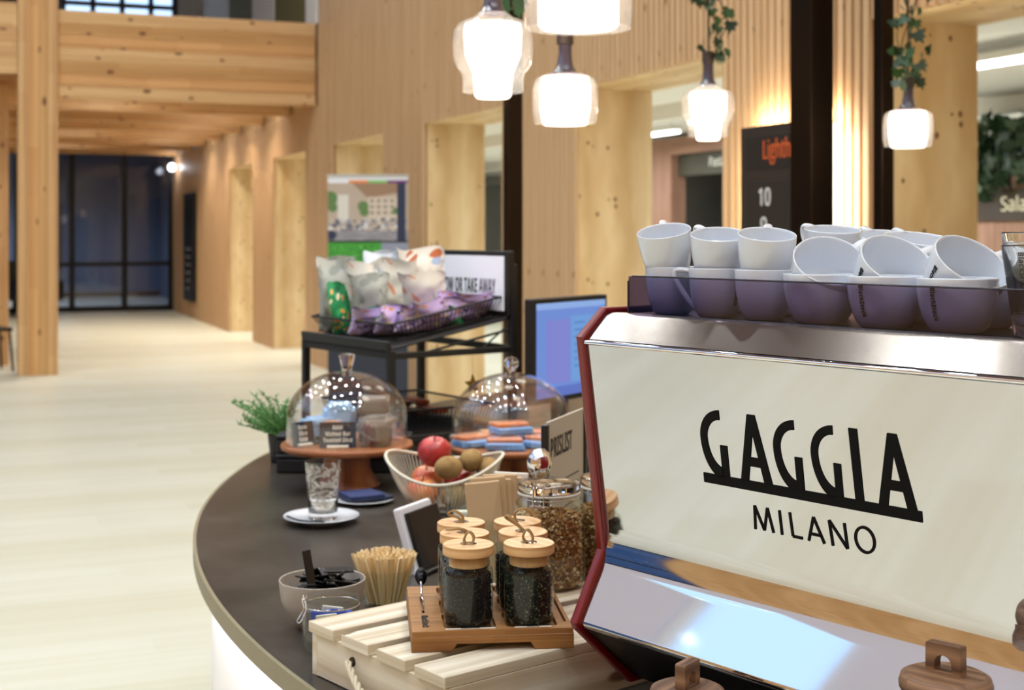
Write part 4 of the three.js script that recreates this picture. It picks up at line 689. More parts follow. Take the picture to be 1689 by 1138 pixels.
{ // latte glass on its saucer
  const p = onHeight(530, 862, BY), g = thing('saucer', 'white saucer under the empty milky glass', 'saucer', p.toArray());
  mesh('dish', lathe([[0, 0.006], [0.03, 0.006], [0.034, 0.003], [0.034, 0], [0.04, 0], [0.043, 0.004], [0.06, 0.008], [0.0765, 0.0145], [0.076, 0.016], [0.059, 0.0105], [0.04, 0.0075], [0, 0.0075]], 56), MAT.china, g);
  const q = p.clone().add(v3(0.003, 0.0077, -0.004)), t = thing('latte_glass', 'tall empty faceted glass with milk froth residue on a saucer', 'glass', q.toArray());
  const bd = lathe([[0, 0.004], [0.026, 0.004], [0.0275, 0], [0.029, 0.003], [0.0315, 0.05], [0.037, 0.116], [0.036, 0.1165], [0.035, 0.116], [0.029, 0.05], [0.0265, 0.014], [0, 0.012]], 24, 0); mesh('glass_body', bd, MAT.solidglass, t);
  const cv = document.createElement('canvas'); cv.width = cv.height = 256; const c = cv.getContext('2d'); c.fillStyle = '#000'; c.fillRect(0, 0, 256, 256);
  for (let i = 0; i < 260; i++) { c.fillStyle = 'rgba(255,255,255,' + rr(0.3, 0.9) + ')'; c.beginPath(); c.ellipse(rr(0, 256), rr(10, 250), rr(2, 9), rr(3, 14), rr(0, 3), 0, 7); c.fill(); }
  const at = new THREE.CanvasTexture(cv); mesh('milk_froth', lathe([[0.0263, 0.016], [0.0287, 0.05], [0.0345, 0.108]], 40), std({ color: 0xf3efe6, roughness: 0.7, alphaMap: at, transparent: true, side: THREE.DoubleSide }), t);
  mesh('milk_rest', lathe([[0, 0.0125], [0.0262, 0.0145], [0.0268, 0.022], [0, 0.021]], 30), std({ color: 0xe9e4d8, roughness: 0.5 }), t);
  const sp = thing('coffee_spoon', 'dark coffee spoon lying across the saucer of the milky glass', 'spoon', p.toArray(), 0.15);
  mesh('handle', tube([[-0.068, 0.0175, 0.012], [-0.045, 0.0135, 0.036], [-0.02, 0.0118, 0.046]], 0.002, 16, 6), std({ color: 0x1c1c20, roughness: 0.2, metalness: 0.8 }), sp); mesh('bowl', new THREE.SphereGeometry(0.01, 18, 10).scale(1.5, 0.3, 1).rotateY(-0.5).translate(-0.008, 0.0125, 0.05), std({ color: 0x1c1c20, roughness: 0.2, metalness: 0.8 }), sp);
  const p2 = onHeight(600, 829, BY), pl = thing('side_plate', 'small white plate carrying a dark blue napkin', 'plate', p2.toArray());
  mesh('dish', lathe([[0, 0.004], [0.035, 0.004], [0.038, 0], [0.042, 0.001], [0.066, 0.009], [0.0655, 0.0105], [0.04, 0.006], [0, 0.0055]], 48), MAT.china, pl);
  const nk = thing('blue_napkin', 'folded dark blue napkin on the small white plate', 'napkin', p2.clone().add(v3(0.004, 0.0107, 0)).toArray(), 0.5);
  mesh('fold', rbox(-0.05, 0.05, 0, 0.006, -0.04, 0.04, 0.002), std({ color: 0x1a2340, roughness: 0.8 }), nk); mesh('fold', rbox(-0.048, 0.03, 0.006, 0.012, -0.038, 0.038, 0.002), std({ color: 0x223061, roughness: 0.8 }), nk);
}
// pedestal stands with glass domes
function pedestal(p, R, h, label) {
  const g = thing('cake_stand', label, 'cake stand', p, 0, 'wooden cake stands');
  mesh('plate', uvm(lathe([[0, h - 0.016], [R * 0.93, h - 0.016], [R * 0.99, h - 0.01], [R, h - 0.004], [R * 0.99, h], [R * 0.96, h + 0.0015], [R * 0.94, h - 0.002], [0, h - 0.002]], 64), 'x', 0.3, 0.6), MAT.acacia, g);
  mesh('pedestal', uvm(lathe([[0, 0], [R * 0.48, 0], [R * 0.5, 0.004], [R * 0.46, 0.01], [R * 0.36, h * 0.4], [R * 0.34, h * 0.7], [R * 0.4, h - 0.016], [0, h - 0.016]], 40), 'y', 0.3, 0.6), MAT.acacia, g);
}
function dome(p, r, h, label, knob) {
  const g = thing('glass_dome', label, 'dome', p, 0, 'glass cake domes'), pts = [];
  for (let i = 0; i <= 30; i++) { const t = i / 30; if (t < 0.3) pts.push([r, h * 0.36 * t / 0.3]); else { const a = (t - 0.3) / 0.7 * Math.PI / 2; pts.push([Math.max(0.0005, r * Math.cos(a)), h * (0.36 + 0.64 * Math.sin(a))]); } }
  mesh('glass_bell', lathe([...pts, ...pts.map(([a, b]) => [Math.max(0.0004, a - 0.0028), Math.max(0, b - 0.0026)]).reverse()], 72), MAT.crystal, g);
  mesh('rim', new THREE.TorusGeometry(r, 0.0018, 8, 72).rotateX(Math.PI / 2).translate(0, 0.002, 0), MAT.glass, g);
  mesh('knob', lathe(knob.map(([a, b]) => [a, h + b]), 32), MAT.solidglass, g);
}
const flare = [[0, 0.0005], [0.012, 0.0005], [0.0125, 0.006], [0.014, 0.014], [0.0195, 0.036], [0.0185, 0.0385], [0.01, 0.0395], [0, 0.0395]], ball = [[0, 0.0005], [0.01, 0.0005], [0.0105, 0.007], [0.0165, 0.016], [0.018, 0.023], [0.0165, 0.03], [0.011, 0.0355], [0, 0.038]];
const S1 = v3(-0.381, BY, -3.22), S2 = v3(-0.002, BY, -3.3), H1 = 0.1, H2 = 0.085;
pedestal(S1.toArray(), 0.152, H1, 'wooden cake stand holding labelled cakes under a dome'); pedestal(S2.toArray(), 0.15, H2, 'wooden cake stand holding orange wrapped biscuits under a dome');
dome([S1.x, BY + H1 - 0.0015, S1.z], 0.139, 0.168, 'glass dome with a flared knob over the labelled cakes', flare); dome([S2.x, BY + H2 - 0.0015, S2.z], 0.14, 0.17, 'glass dome with a round knob over the orange biscuits', ball);
function lump(w, h, d, s, amp = 0.12) { const g = new RoundedBoxGeometry(w, h, d, 5, Math.min(w, h, d) * 0.3), P = g.attributes.position; for (let i = 0; i < P.count; i++) { const x = P.getX(i), y = P.getY(i), z = P.getZ(i), n = Math.sin(x * 190 + s) * Math.sin(y * 230 + s * 2) * Math.sin(z * 170 + s * 3) + 0.5 * Math.sin(x * 410 + z * 370 + s); P.setXYZ(i, x * (1 + amp * n * 0.5), y * (1 + amp * n), z * (1 + amp * n * 0.5)); } g.computeVertexNormals(); return g.translate(0, h / 2, 0); }
const cling = phy({ color: 0xffffff, roughness: 0.18, transmission: 0.9, thickness: 0, ior: 1.45 });
{
  const y = BY + H1 - 0.0005, on = (dx, dz, dy = 0) => [S1.x + dx, y + dy, S1.z + dz];
  const cake = (name, p, w, h, d, col, label, t, wrapCol) => { const g = thing(name, label, 'cake', p, t, 'cakes under the labelled dome'); mesh('crumb', lump(w, h, d, t * 7), std({ color: col, roughness: 0.9 }), g); mesh('wrap', lump(w * 1.12, h * 1.1, d * 1.12, t * 3 + 1, 0.2), wrapCol ? std({ color: wrapCol, roughness: 0.4 }) : cling, g); };
  cake('nut_cake', on(0.07, 0.035), 0.07, 0.055, 0.06, 0x4a2f22, 'clear-wrapped dark nut cake beside the label cards', 0.4);
  cake('nut_cake', on(0.065, -0.055), 0.07, 0.05, 0.06, 0x5a3a28, 'clear-wrapped dark nut cake at the back of the dome', -0.2);
  cake('nut_cake', on(0.06, -0.02, 0.066), 0.065, 0.035, 0.055, 0x4d3626, 'clear-wrapped nut cake stacked on top of two others', 0.2);
  cake('blue_wrapped_cake', on(-0.07, -0.03), 0.07, 0.05, 0.055, 0x3b2a20, 'cake in a pale blue wrapper at the side of the dome', 0.7, 0x8fb6dd);
  cake('blue_wrapped_cake', on(-0.025, -0.06), 0.065, 0.075, 0.05, 0x3b2a20, 'tall cake in a pale blue wrapper behind the label cards', 0.1, 0x9cc0e4);
  cake('fruit_cake', on(-0.035, 0.0), 0.05, 0.05, 0.045, 0xa2653a, 'small orange-brown cake behind the middle label card', 0.5);
  const card = (p, w, h, lines, turn, label) => { const g = thing('label_card', label, 'label', p, turn, 'label cards under the dome'); const b = new THREE.Group(); b.name = 'card'; g.add(b); b.rotation.x = -0.2; mesh('panel', rbox(-w / 2, w / 2, 0, h, -0.001, 0.001, 0.0008), std({ color: 0x121a33, roughness: 0.5 }), b); lines.forEach((t, i) => { const m = mesh('lettering', text(t, 0.0095, 0.0004, 0.8), MAT.paper, b); m.position.set(0, h - 0.017 - i * 0.014, 0.001); }); mesh('foot', rbox(-w * 0.3, w * 0.3, 0, 0.006, -0.02, 0.01, 0.001), MAT.paper, g); };
  card(on(-0.012, 0.075), 0.082, 0.058, ['RAW', 'Walnut Bar', 'Toasted Slice'], 0.12, 'dark blue label card with three white lines at the front of the dome');
  card(on(-0.092, 0.045), 0.06, 0.055, ['Date', 'Slice', 'RAW'], 0.75, 'turned dark blue label card at the side of the dome');
}
{
  const y = BY + H2 - 0.0005, or = std({ color: 0xd9772e, roughness: 0.45 }), bl = std({ color: 0x6f9fd8, roughness: 0.4 }), names2 = ['front middle', 'front by the price list', 'by the fruit bowl', 'rear middle', 'rear by the price list', 'topmost'];
  [[-0.015, 0.075, 0, 0.1], [0.075, 0.05, 0, -0.5], [-0.088, 0.03, 0, 0.7], [-0.03, -0.04, 0, 0.2], [0.06, -0.045, 0, -0.3], [0.0, 0.01, 0.027, 0.4]].forEach(([x, z, dy, t], i) => {
    const g = thing('wrapped_biscuit', 'flat orange biscuit in a blue wrapper under the round-knobbed dome, ' + names2[i], 'biscuit', [S2.x + x, y + dy, S2.z + z], t, 'wrapped biscuits under the dome');
    mesh('wrapper', lump(0.088, 0.016, 0.066, i), bl, g); const b = mesh('biscuit', lump(0.08, 0.012, 0.05, i + 2), or, g); b.position.set(0, 0.0135, -0.008);
    mesh('clear_film', lump(0.084, 0.014, 0.054, i + 5, 0.25), cling, g).position.set(0, 0.0135, -0.008);
  });
}
{ // fruit bowl
  const C = v3(-0.142, BY, -2.93), g = thing('wire_fruit_bowl', 'cream wire fruit bowl with a sweeping oval rim', 'bowl', C.toArray(), -0.12), rim = [], base = [], wires = [];
  const rimP = (a) => [Math.cos(a) * 0.124, 0.102 + 0.018 * Math.cos(2 * a) - 0.012 * Math.sin(a), Math.sin(a) * 0.1];
  for (let i = 0; i < 48; i++) rim.push(rimP(i / 48 * Math.PI * 2));
  mesh('rim', tube(rim, 0.0034, 120, 8, true), MAT.cream, g);
  for (let i = 0; i < 84; i++) { const a = i / 84 * Math.PI * 2, [x, y, z] = rimP(a), q = []; for (let k = 0; k <= 6; k++) { const t = k / 6, s = Math.pow(1 - t, 0.62), rx = x * (0.3 + 0.7 * s), rz = z * (0.3 + 0.7 * s); q.push([rx, 0.0025 + (y - 0.0025) * Math.pow(1 - t, 1.35), rz]); } wires.push(tube(q, 0.0011, 10, 4)); }
  mesh('wire_cage', merge(wires), MAT.cream, g);
  mesh('base_ring', tube(Array.from({ length: 24 }, (_, i) => [Math.cos(i / 24 * 6.2832) * 0.038, 0.003, Math.sin(i / 24 * 6.2832) * 0.031]), 0.0028, 60, 6, true), MAT.cream, g);
  const skin = (a, b, s) => tex(64, 64, (u, v) => mix(a, b, Math.max(0, Math.min(1, (fb(u, v, 6, 3, s) - 0.35) * 2.6))));
  const apple = (p, r, m, label, t) => { const o = thing('apple', label, 'apple', p, t, 'apples in the wire bowl'), pr = []; for (let i = 0; i <= 22; i++) { const a = Math.PI * i / 22; pr.push([Math.max(0.0004, r * Math.sin(a) * (1.02 + 0.06 * Math.cos(a + Math.PI))), -r * 0.92 * Math.cos(a) - r * 0.18 * Math.exp(-((a - Math.PI) ** 2) * 9) + r * 0.12 * Math.exp(-a * a * 9)]); } mesh('skin', lathe(pr, 32), m, o); mesh('stem', rod([0, r * 0.7, 0], [0.003, r * 1.08, 0.002], 0.0013, 5), MAT.bark, o); o.rotation.x = 0.3; };
  const red = phy({ map: skin([200, 60, 55], [160, 30, 36], 4), roughness: 0.35, clearcoat: 0.3 }), yel = phy({ map: skin([226, 190, 100], [206, 96, 62], 9), roughness: 0.35, clearcoat: 0.3 }), kiwi = std({ map: skin([156, 126, 80], [122, 94, 54], 12), roughness: 0.95 });
  const at = (x, y, z) => [C.x + x, C.y + y, C.z + z];
  apple(at(-0.022, 0.123, -0.012), 0.035, red, 'large red apple on top of the fruit bowl', 0); apple(at(-0.045, 0.044, 0.022), 0.034, yel, 'red and yellow apple low at the front of the fruit bowl', 1); apple(at(-0.04, 0.058, -0.046), 0.033, yel, 'yellow apple beneath the large red apple', 2); apple(at(0.03, 0.056, -0.042), 0.033, red, 'red apple half hidden behind the kiwi fruits', 3);
  const kw = (p, label, t) => { const o = thing('kiwi_fruit', label, 'kiwi', p, t, 'kiwi fruits in the wire bowl'); mesh('skin', new THREE.SphereGeometry(0.0255, 28, 18).scale(1.2, 0.95, 0.98), kiwi, o); mesh('stem_end', new THREE.SphereGeometry(0.005, 10, 8).scale(0.5, 1, 1).translate(0.0305, 0, 0), MAT.bark, o); };
  kw(at(0.01, 0.097, 0.032), 'kiwi fruit leaning on the large red apple', 0.5); kw(at(0.056, 0.105, -0.012), 'kiwi fruit on top beside the rear dome', 1.3); kw(at(0.022, 0.037, 0.03), 'kiwi fruit low at the front of the bowl', -0.3); kw(at(0.068, 0.056, 0.014), 'kiwi fruit lying under the topmost kiwi', 0.2); kw(at(0.092, 0.086, -0.018), 'kiwi fruit near the end of the bowl rim', 1.8);
}
{ // card terminal, tumbler, napkins, price list
  const t = thing('card_terminal', 'white framed dark card terminal leaning behind the tea jars', 'terminal', [-0.14, BY, -2.43], 1.12);
  const tilt = new THREE.Group(); tilt.name = 'head'; t.add(tilt); tilt.rotation.x = -0.32;
  mesh('shell', rbox(-0.055, 0.055, 0, 0.118, -0.012, 0.004, 0.005), std({ color: 0xe2e2ea, roughness: 0.35 }), tilt); mesh('screen_face', rbox(-0.047, 0.06, 0.004, 0.106, 0.0035, 0.012, 0.003), std({ color: 0x0c0d16, roughness: 0.2 }), tilt); mesh('foot', rbox(-0.05, 0.05, 0, 0.008, -0.06, 0.02, 0.003), MAT.black, t);
  const q = atDepth(765, 803, 2.42), u = thing('water_glass', 'short clear tumbler standing behind the napkins', 'glass', [q.x, BY, q.z]); const hh = q.y - BY;
  mesh('glass_body', lathe([[0, 0.004], [0.024, 0.004], [0.026, 0.008], [0.031, hh]], 40), MAT.jarglass, u); mesh('rim', new THREE.TorusGeometry(0.031, 0.0012, 6, 40).rotateX(Math.PI / 2).translate(0, hh, 0), MAT.glass, u); mesh('folded_paper', rbox(-0.018, 0.018, 0.01, hh * 0.72, -0.008, 0.008, 0.004), MAT.paper, u);
  const n0 = v3(-0.03, BY, -2.24), b = thing('napkin_holder', 'clear glass holder packed with brown paper napkins', 'holder', n0.toArray(), 0.25);
  mesh('glass_body', rbox(-0.04, 0.04, 0, 0.13, -0.032, 0.032, 0.006), MAT.jarglass, b);
  const ng = (w, h) => { const g = rbox(-w, w, 0, h, -0.0035, 0.0035, 0.002); const P = g.attributes.position; for (let i = 0; i < P.count; i++) P.setZ(i, P.getZ(i) + 0.006 * Math.sin(P.getX(i) * 60) * P.getY(i) / 0.18); g.computeVertexNormals(); return g; };
  for (let i = 0; i < 6; i++) { const m = single('paper_napkin', ng(0.027, 0.188 + (i % 2) * 0.006), i === 5 ? MAT.paper : MAT.kraft, ['brown paper napkin at the front of the holder', 'second brown paper napkin from the front of the holder', 'third brown paper napkin from the front of the holder', 'fourth brown paper napkin from the front of the holder', 'brown paper napkin before the pale napkin in the holder', 'pale napkin standing out at the back of the holder'][i], 'napkin', [n0.x + 0.004 * i, BY + 0.003, n0.z + 0.018 - 0.0085 * i], 0.25, 'napkins in the holder'); m.rotation.z = 0.1 - 0.03 * i; }
  const pr = thing('price_list_sign', 'grey upright price list in a black-edged stand before the monitor', 'sign', [0.0555, BY, -2.33], 70 * D2R);
  mesh('sheet', rbox(0.006, 0.212, 0.006, 0.268, -0.002, 0.002, 0.001), std({ color: 0xb5afa6, roughness: 0.5 }), pr); for (const x of [-0.006, 0.21]) mesh('edge_post', rbox(x, x + 0.012, 0, 0.265, -0.006, 0.006, 0.002), MAT.black, pr); mesh('base', rbox(-0.01, 0.226, 0, 0.006, -0.03, 0.03, 0.002), MAT.black, pr);
  const tx = mesh('lettering', text('PRISLIST', 0.034, 0.0006, 0.62, font, false), MAT.ink, pr); tx.position.set(0.02, 0.205, 0.0021);
  for (let i = 0; i < 8; i++) mesh('lettering', box(0.1 - (i % 3) * 0.012, 0.18, 0.158 - i * 0.016, 0.1605 - i * 0.016, 0.002, 0.0026), std({ color: 0x5a5650 }), pr);
  const cd = thing('menu_card', 'small white card in a black holder at the end of the fruit bowl', 'card', [-0.004, BY, -2.62], 0.9); mesh('holder', rbox(-0.02, 0.02, 0, 0.09, -0.004, 0.004, 0.002), MAT.black, cd); mesh('sheet', rbox(-0.019, 0.03, 0.01, 0.128, 0.004, 0.006, 0.0008), MAT.cream, cd);
}
{ // order screen
  const g = thing('order_monitor', 'blue lit order monitor behind the espresso machine', 'monitor', [0.0555, BY, -3.6], 54.2 * D2R), W = 0.36, y0 = 0.148, y1 = 0.402;
  mesh('case', rbox(0, W, y0 - 0.012, y1 + 0.01, -0.03, 0, 0.004), MAT.black, g); mesh('stand', rbox(W / 2 - 0.03, W / 2 + 0.03, 0.01, 0.2, -0.05, -0.03, 0.004), MAT.black, g); mesh('foot', rbox(W / 2 - 0.1, W / 2 + 0.1, 0, 0.012, -0.13, 0.02, 0.004), MAT.black, g);
  const cv = document.createElement('canvas'); cv.width = 512; cv.height = 384; const c = cv.getContext('2d'); c.fillStyle = '#6e8fd8'; c.fillRect(0, 0, 512, 384); c.fillStyle = '#7f86d2'; c.fillRect(70, 70, 170, 260); c.fillStyle = '#6fa0dc'; c.fillRect(250, 60, 250, 270); c.fillStyle = '#8fb0e6'; c.fillRect(0, 0, 512, 26); c.fillStyle = '#5d74c4'; c.fillRect(0, 344, 512, 40); for (let i = 0; i < 7; i++) { c.fillStyle = '#5a86c8'; c.fillRect(270, 84 + i * 30, rr(60, 190), 9); }
  const tt = new THREE.CanvasTexture(cv); tt.colorSpace = THREE.SRGBColorSpace;
  mesh('screen', new THREE.PlaneGeometry(W - 0.024, y1 - y0 - 0.006).translate(W / 2, (y0 + y1) / 2, 0.0008), std({ color: 0x050505, roughness: 0.3, emissive: 0xffffff, emissiveMap: tt, emissiveIntensity: 0.95 }), g);
  const p = v3(W / 2, (y0 + y1) / 2, 0.003).applyAxisAngle(v3(0, 1, 0), 54.2 * D2R).add(g.position), l = new THREE.RectAreaLight(0x86a4ee, 0.5, W - 0.03, 0.24); l.position.copy(p); l.lookAt(p.clone().add(v3(Math.sin(54.2 * D2R), 0, Math.cos(54.2 * D2R)))); l.name = 'monitor_light'; scene.add(l);
}
// ---------------------------------------------------------------- snack rack
const RT = 35.6 * D2R, RP = v3(-0.3037, BY, -3.5), RL = (x, y, z) => v3(x, y, z).applyAxisAngle(v3(0, 1, 0), RT).add(RP);
{
  const g = thing('snack_rack', 'black steel two-tier snack rack with a tilted upper tray', 'rack', RP.toArray(), RT), W = -0.462, Dp = 0.375, b = 0.0095, Hf = 0.288, Hb = 0.355;
  for (const [x, z, h] of [[0, 0, Hf], [0, W, Hf], [Dp, 0, 0.5], [Dp, W, 0.44]]) mesh('upright', rbox(x - b, x + b, 0, h, z - b, z + b, 0.002), MAT.blackmetal, g);
  for (const z of [0, W]) { mesh('side_rail', rbox(0, Dp, Hf - 0.022, Hf - 0.006, z - b * 0.8, z + b * 0.8, 0.002), MAT.blackmetal, g); mesh('side_rail', rbox(0, Dp, 0.045, 0.06, z - b * 0.8, z + b * 0.8, 0.002), MAT.blackmetal, g); }
  for (const x of [0, Dp]) { mesh('cross_rail', rbox(x - b * 0.8, x + b * 0.8, Hf - 0.022, Hf - 0.004, W, 0, 0.002), MAT.blackmetal, g); mesh('cross_rail', rbox(x - b * 0.8, x + b * 0.8, 0.045, 0.06, W, 0, 0.002), MAT.blackmetal, g); }
  const tl = Math.atan2(Hb - Hf, Dp); const tray = mesh('tilted_tray', merge([rbox(-0.01, Dp / Math.cos(tl), -0.006, 0, W - 0.004, 0.004, 0.002), rbox(-0.012, 0.0, -0.006, 0.018, W - 0.004, 0.004, 0.002)]), MAT.blackmetal, g); tray.position.y = Hf + 0.006; tray.rotation.z = tl;
  mesh('lower_tray', rbox(0, Dp, 0.06, 0.066, W, 0, 0.002), MAT.blackmetal, g);
  mesh('tray_brace', rod([Dp - 0.1, Hf - 0.01, 0], [Dp - 0.02, Hb - 0.02, 0], 0.0025), MAT.blackmetal, g); mesh('tray_brace', rod([0.1, Hf - 0.01, 0], [Dp, Hf + 0.04, 0], 0.0035), MAT.blackmetal, g);
  const basket = (name, label, p, turn, w, d, h, fl, tilt, n = 26) => { const o = thing(name, label, 'basket', p, 0, 'wire baskets on the rack'); o.rotation.set(0, turn, tilt, 'YXZ'); const wires = [], R = (k, s) => [[-w / 2 - k, s, -d / 2 - k], [w / 2 + k, s, -d / 2 - k], [w / 2 + k, s, d / 2 + k], [-w / 2 - k, s, d / 2 + k]];
    const a = R(0, 0.003), c = R(fl, h); for (let i = 0; i < 4; i++) { mesh('rim', rod(c[i], c[(i + 1) % 4], 0.0032), MAT.blackmetal, o); wires.push(rod(a[i], a[(i + 1) % 4], 0.002, 5)); for (let k = 0; k <= n; k++) { const t = k / n, q = (A, i0) => A[i0].map((v, j) => v + (A[(i0 + 1) % 4][j] - v) * t); wires.push(rod(q(a, i), q(c, i), 0.0013, 4)); } } for (let k = 1; k < n; k++) wires.push(rod([-w / 2 + w * k / n, 0.003, -d / 2], [-w / 2 + w * k / n, 0.003, d / 2], 0.0013, 4)); mesh('wire_mesh', merge(wires), MAT.blackmetal, o); return o; };
  const up = RL(0.19, Hf + 0.043, W / 2);
  basket('wire_basket', 'black wire basket of crisp bags on the tilted upper tray', up.toArray(), RT, 0.3, 0.38, 0.052, 0.024, tl);
  basket('wire_basket', 'black wire basket of chocolate bars on the lower tray', RL(0.185, 0.067, W / 2).toArray(), RT, 0.28, 0.36, 0.06, 0.014, 0);
  // sign over the rack
  const SP = RL(Dp, 0, 0), sg = thing('take_away_sign', 'white take away sign in a black frame above the snack rack', 'sign', [SP.x, BY, SP.z], -(90 - 35.6) * D2R), w = 0.455, s0 = 0.36, s1 = 0.535;
  mesh('frame', rbox(-w, 0.012, s0, s1, 0.011, 0.023, 0.003), MAT.black, sg); mesh('sheet', rbox(-w + 0.014, -0.006, s0 + 0.015, s1 - 0.014, 0.022, 0.0245, 0.0008), std({ color: 0xdfe5f2, roughness: 0.35 }), sg);
  mesh('post', rbox(-0.006, 0.01, 0.44, s1, 0.0, 0.012, 0.002), MAT.black, sg);
  const tx = mesh('lettering', text('EAT NOW OR TAKE AWAY', 0.04, 0.0006, 0.5), MAT.ink, sg); tx.position.set(-w / 2 + 0.02, s0 + 0.06, 0.0245);
  // bags
  const sp = (v, p) => Math.sign(v) * Math.pow(Math.abs(v), p);
  function bag(w, h, t, s, bend) { const na = 28, nb = 22, P = [], UV = [], I = []; for (let j = 0; j <= nb; j++) { const v = j / nb, prof = Math.pow(Math.sin(Math.PI * Math.min(1, 0.1 + v * 0.9)), 0.6) * (v > 0.78 ? (1 - v) / 0.22 * 0.9 + 0.1 : 1), wid = 1 - 0.12 * Math.sin(Math.PI * v) + (v > 0.85 ? 0.06 : 0); for (let i = 0; i <= na; i++) { const a = i / na * Math.PI * 2, n = 0.12 * Math.sin(a * 5 + v * 13 + s) * Math.sin(v * 9 + s * 2) + 0.06 * Math.sin(a * 11 + v * 23 + s * 3); P.push(w / 2 * wid * sp(Math.cos(a), 0.7) * (1 + n * 0.15), h * v + h * 0.03 * Math.sin(a * 3 + s) * v, t / 2 * prof * sp(Math.sin(a), 0.8) * (1 + n) + bend * v * v * h + 0.012 * Math.sin(v * 5 + Math.cos(a) * 2 + s) * v); UV.push(i / na * 2, v); } } for (let j = 0; j < nb; j++) for (let i = 0; i < na; i++) { const a = j * (na + 1) + i, b2 = a + na + 1; I.push(a, b2, a + 1, a + 1, b2, b2 + 1); } for (const [row, y0] of [[0, 0]]) { const c = P.length / 3; P.push(0, y0, 0); UV.push(0.5, 0); for (let i = 0; i < na; i++) I.push(c, row + i, row + i + 1); } const q = new THREE.BufferGeometry(); q.setAttribute('position', new THREE.Float32BufferAttribute(P, 3)); q.setAttribute('uv', new THREE.Float32BufferAttribute(UV, 2)); q.setIndex(I); q.computeVertexNormals(); return q; }
  const print = (bg, cols, n, s, big = 26) => { const cv = document.createElement('canvas'); cv.width = cv.height = 256; const c = cv.getContext('2d'); c.fillStyle = bg; c.fillRect(0, 0, 256, 256); for (let i = 0; i < n; i++) { c.fillStyle = cols[i % cols.length]; c.beginPath(); c.ellipse(hsh(i, 1, s) * 256, hsh(i, 2, s) * 256, 4 + hsh(i, 3, s) * big, 3 + hsh(i, 4, s) * big * 0.5, hsh(i, 5, s) * 3, 0, 7); c.fill(); } const t = new THREE.CanvasTexture(cv); t.colorSpace = THREE.SRGBColorSpace; t.wrapS = t.wrapT = THREE.RepeatWrapping; return t; };
  const pm = { white: std({ map: print('#c6c4bd', ['#aeada6', '#d6d4cc', '#c4c1b8', '#a9b6c6', '#c9876a'], 26, 3), roughness: 0.6 }), grey: std({ map: print('#979b96', ['#7f857f', '#aaada7', '#c9c8c0', '#6f7772'], 30, 5), roughness: 0.55 }), blue: std({ map: print('#c9d3e2', ['#8ea8d6', '#e8ebf0', '#6f86b8', '#dfe3ea'], 30, 8), roughness: 0.5 }), rust: std({ map: print('#c8c5bd', ['#a85a34', '#d2d0c8', '#b2b5b8', '#bdbab2', '#d0cec6', '#8fa0c0'], 18, 12, 30), roughness: 0.6 }), green: std({ map: print('#1f8f55', ['#e2a03a', '#f0e6c0', '#0f6a40', '#2fb06c', '#d9742e'], 30, 21), roughness: 0.4 }), purple: std({ map: print('#b7a4d8', ['#e4c65a', '#d6c8ee', '#5b4590', '#f4ead2', '#9a86c6', '#e8dcf4', '#c88a3a'], 70, 31, 16), roughness: 0.4 }) };
  const tub = (k, label, x, z, w, h, t, bend, tw, lean = 0.15, dy = 0) => { const o = single('crisp_bag', bag(w * 1.2, h * (k === 'purple' ? 1.1 : 1.22), t * 1.15, x * 40 + z * 23, bend), pm[k], label, 'crisp bag', RL(x, Hf + 0.0115 + x * Math.tan(tl) + dy, z).toArray(), RT + tw, 'crisp bags in the upper basket'); o.rotation.set(0, RT + tw, 0); o.rotateX(lean); return o; };
  const back = -Math.PI / 2;
  tub('grey', 'grey paper crisp bag with a pale crumpled top, at the basket end by the banner', 0.065, -0.405, 0.085, 0.165, 0.05, -0.1, back + 0.9);
  tub('green', 'narrow green crisp bag with an orange print beside the pale-topped bag', 0.05, -0.345, 0.05, 0.115, 0.03, 0.05, back + 0.5);
  tub('white', 'white paper crisp bag with a blue fleck, second row behind the green bag', 0.115, -0.35, 0.085, 0.15, 0.05, -0.05, back + 0.6);
  tub('grey', 'grey paper crisp bag in the middle of the basket, behind the purple bags', 0.1, -0.27, 0.09, 0.13, 0.045, 0.05, back + 0.7);
  tub('blue', 'pale blue and white crisp bag at the back before the green field of the banner', 0.2, -0.36, 0.09, 0.16, 0.05, 0, back + 0.4);
  tub('white', 'white paper crisp bag tilted over the middle of the basket', 0.19, -0.27, 0.095, 0.15, 0.05, 0.1, back + 0.8);
  tub('rust', 'tall white crisp bag with a rust-brown corner in front of the take away sign', 0.255, -0.23, 0.11, 0.165, 0.055, 0.08, back + 0.5);
  tub('white', 'white crisp bag with red print lying against the take away sign', 0.19, -0.15, 0.1, 0.125, 0.045, 0.25, back + 0.9);
  tub('green', 'green crisp bag lying flat among the purple bags', 0.115, -0.175, 0.08, 0.07, 0.04, 0.3, back + 0.6, 0.5);
  tub('green', 'green crisp bag between the purple bags and the sign', 0.235, -0.1, 0.08, 0.06, 0.04, 0.2, back + 0.4, 0.5);
  const order = ['first', 'second', 'third', 'fourth', 'fifth', 'sixth', 'seventh', 'eighth', 'ninth'];
  for (let i = 0; i < 9; i++) tub('purple', order[i] + ' purple and yellow crisp bag along the basket side, counted from the front corner', 0.055 + i * 0.032, -0.105 + (i % 2) * 0.016 - (i < 2 ? 0.06 * (2 - i) : 0), 0.085, 0.085 - (i % 3) * 0.006, 0.034, 0.1, back + 1.35 + (i % 3) * 0.12, 0.55, 0.006);
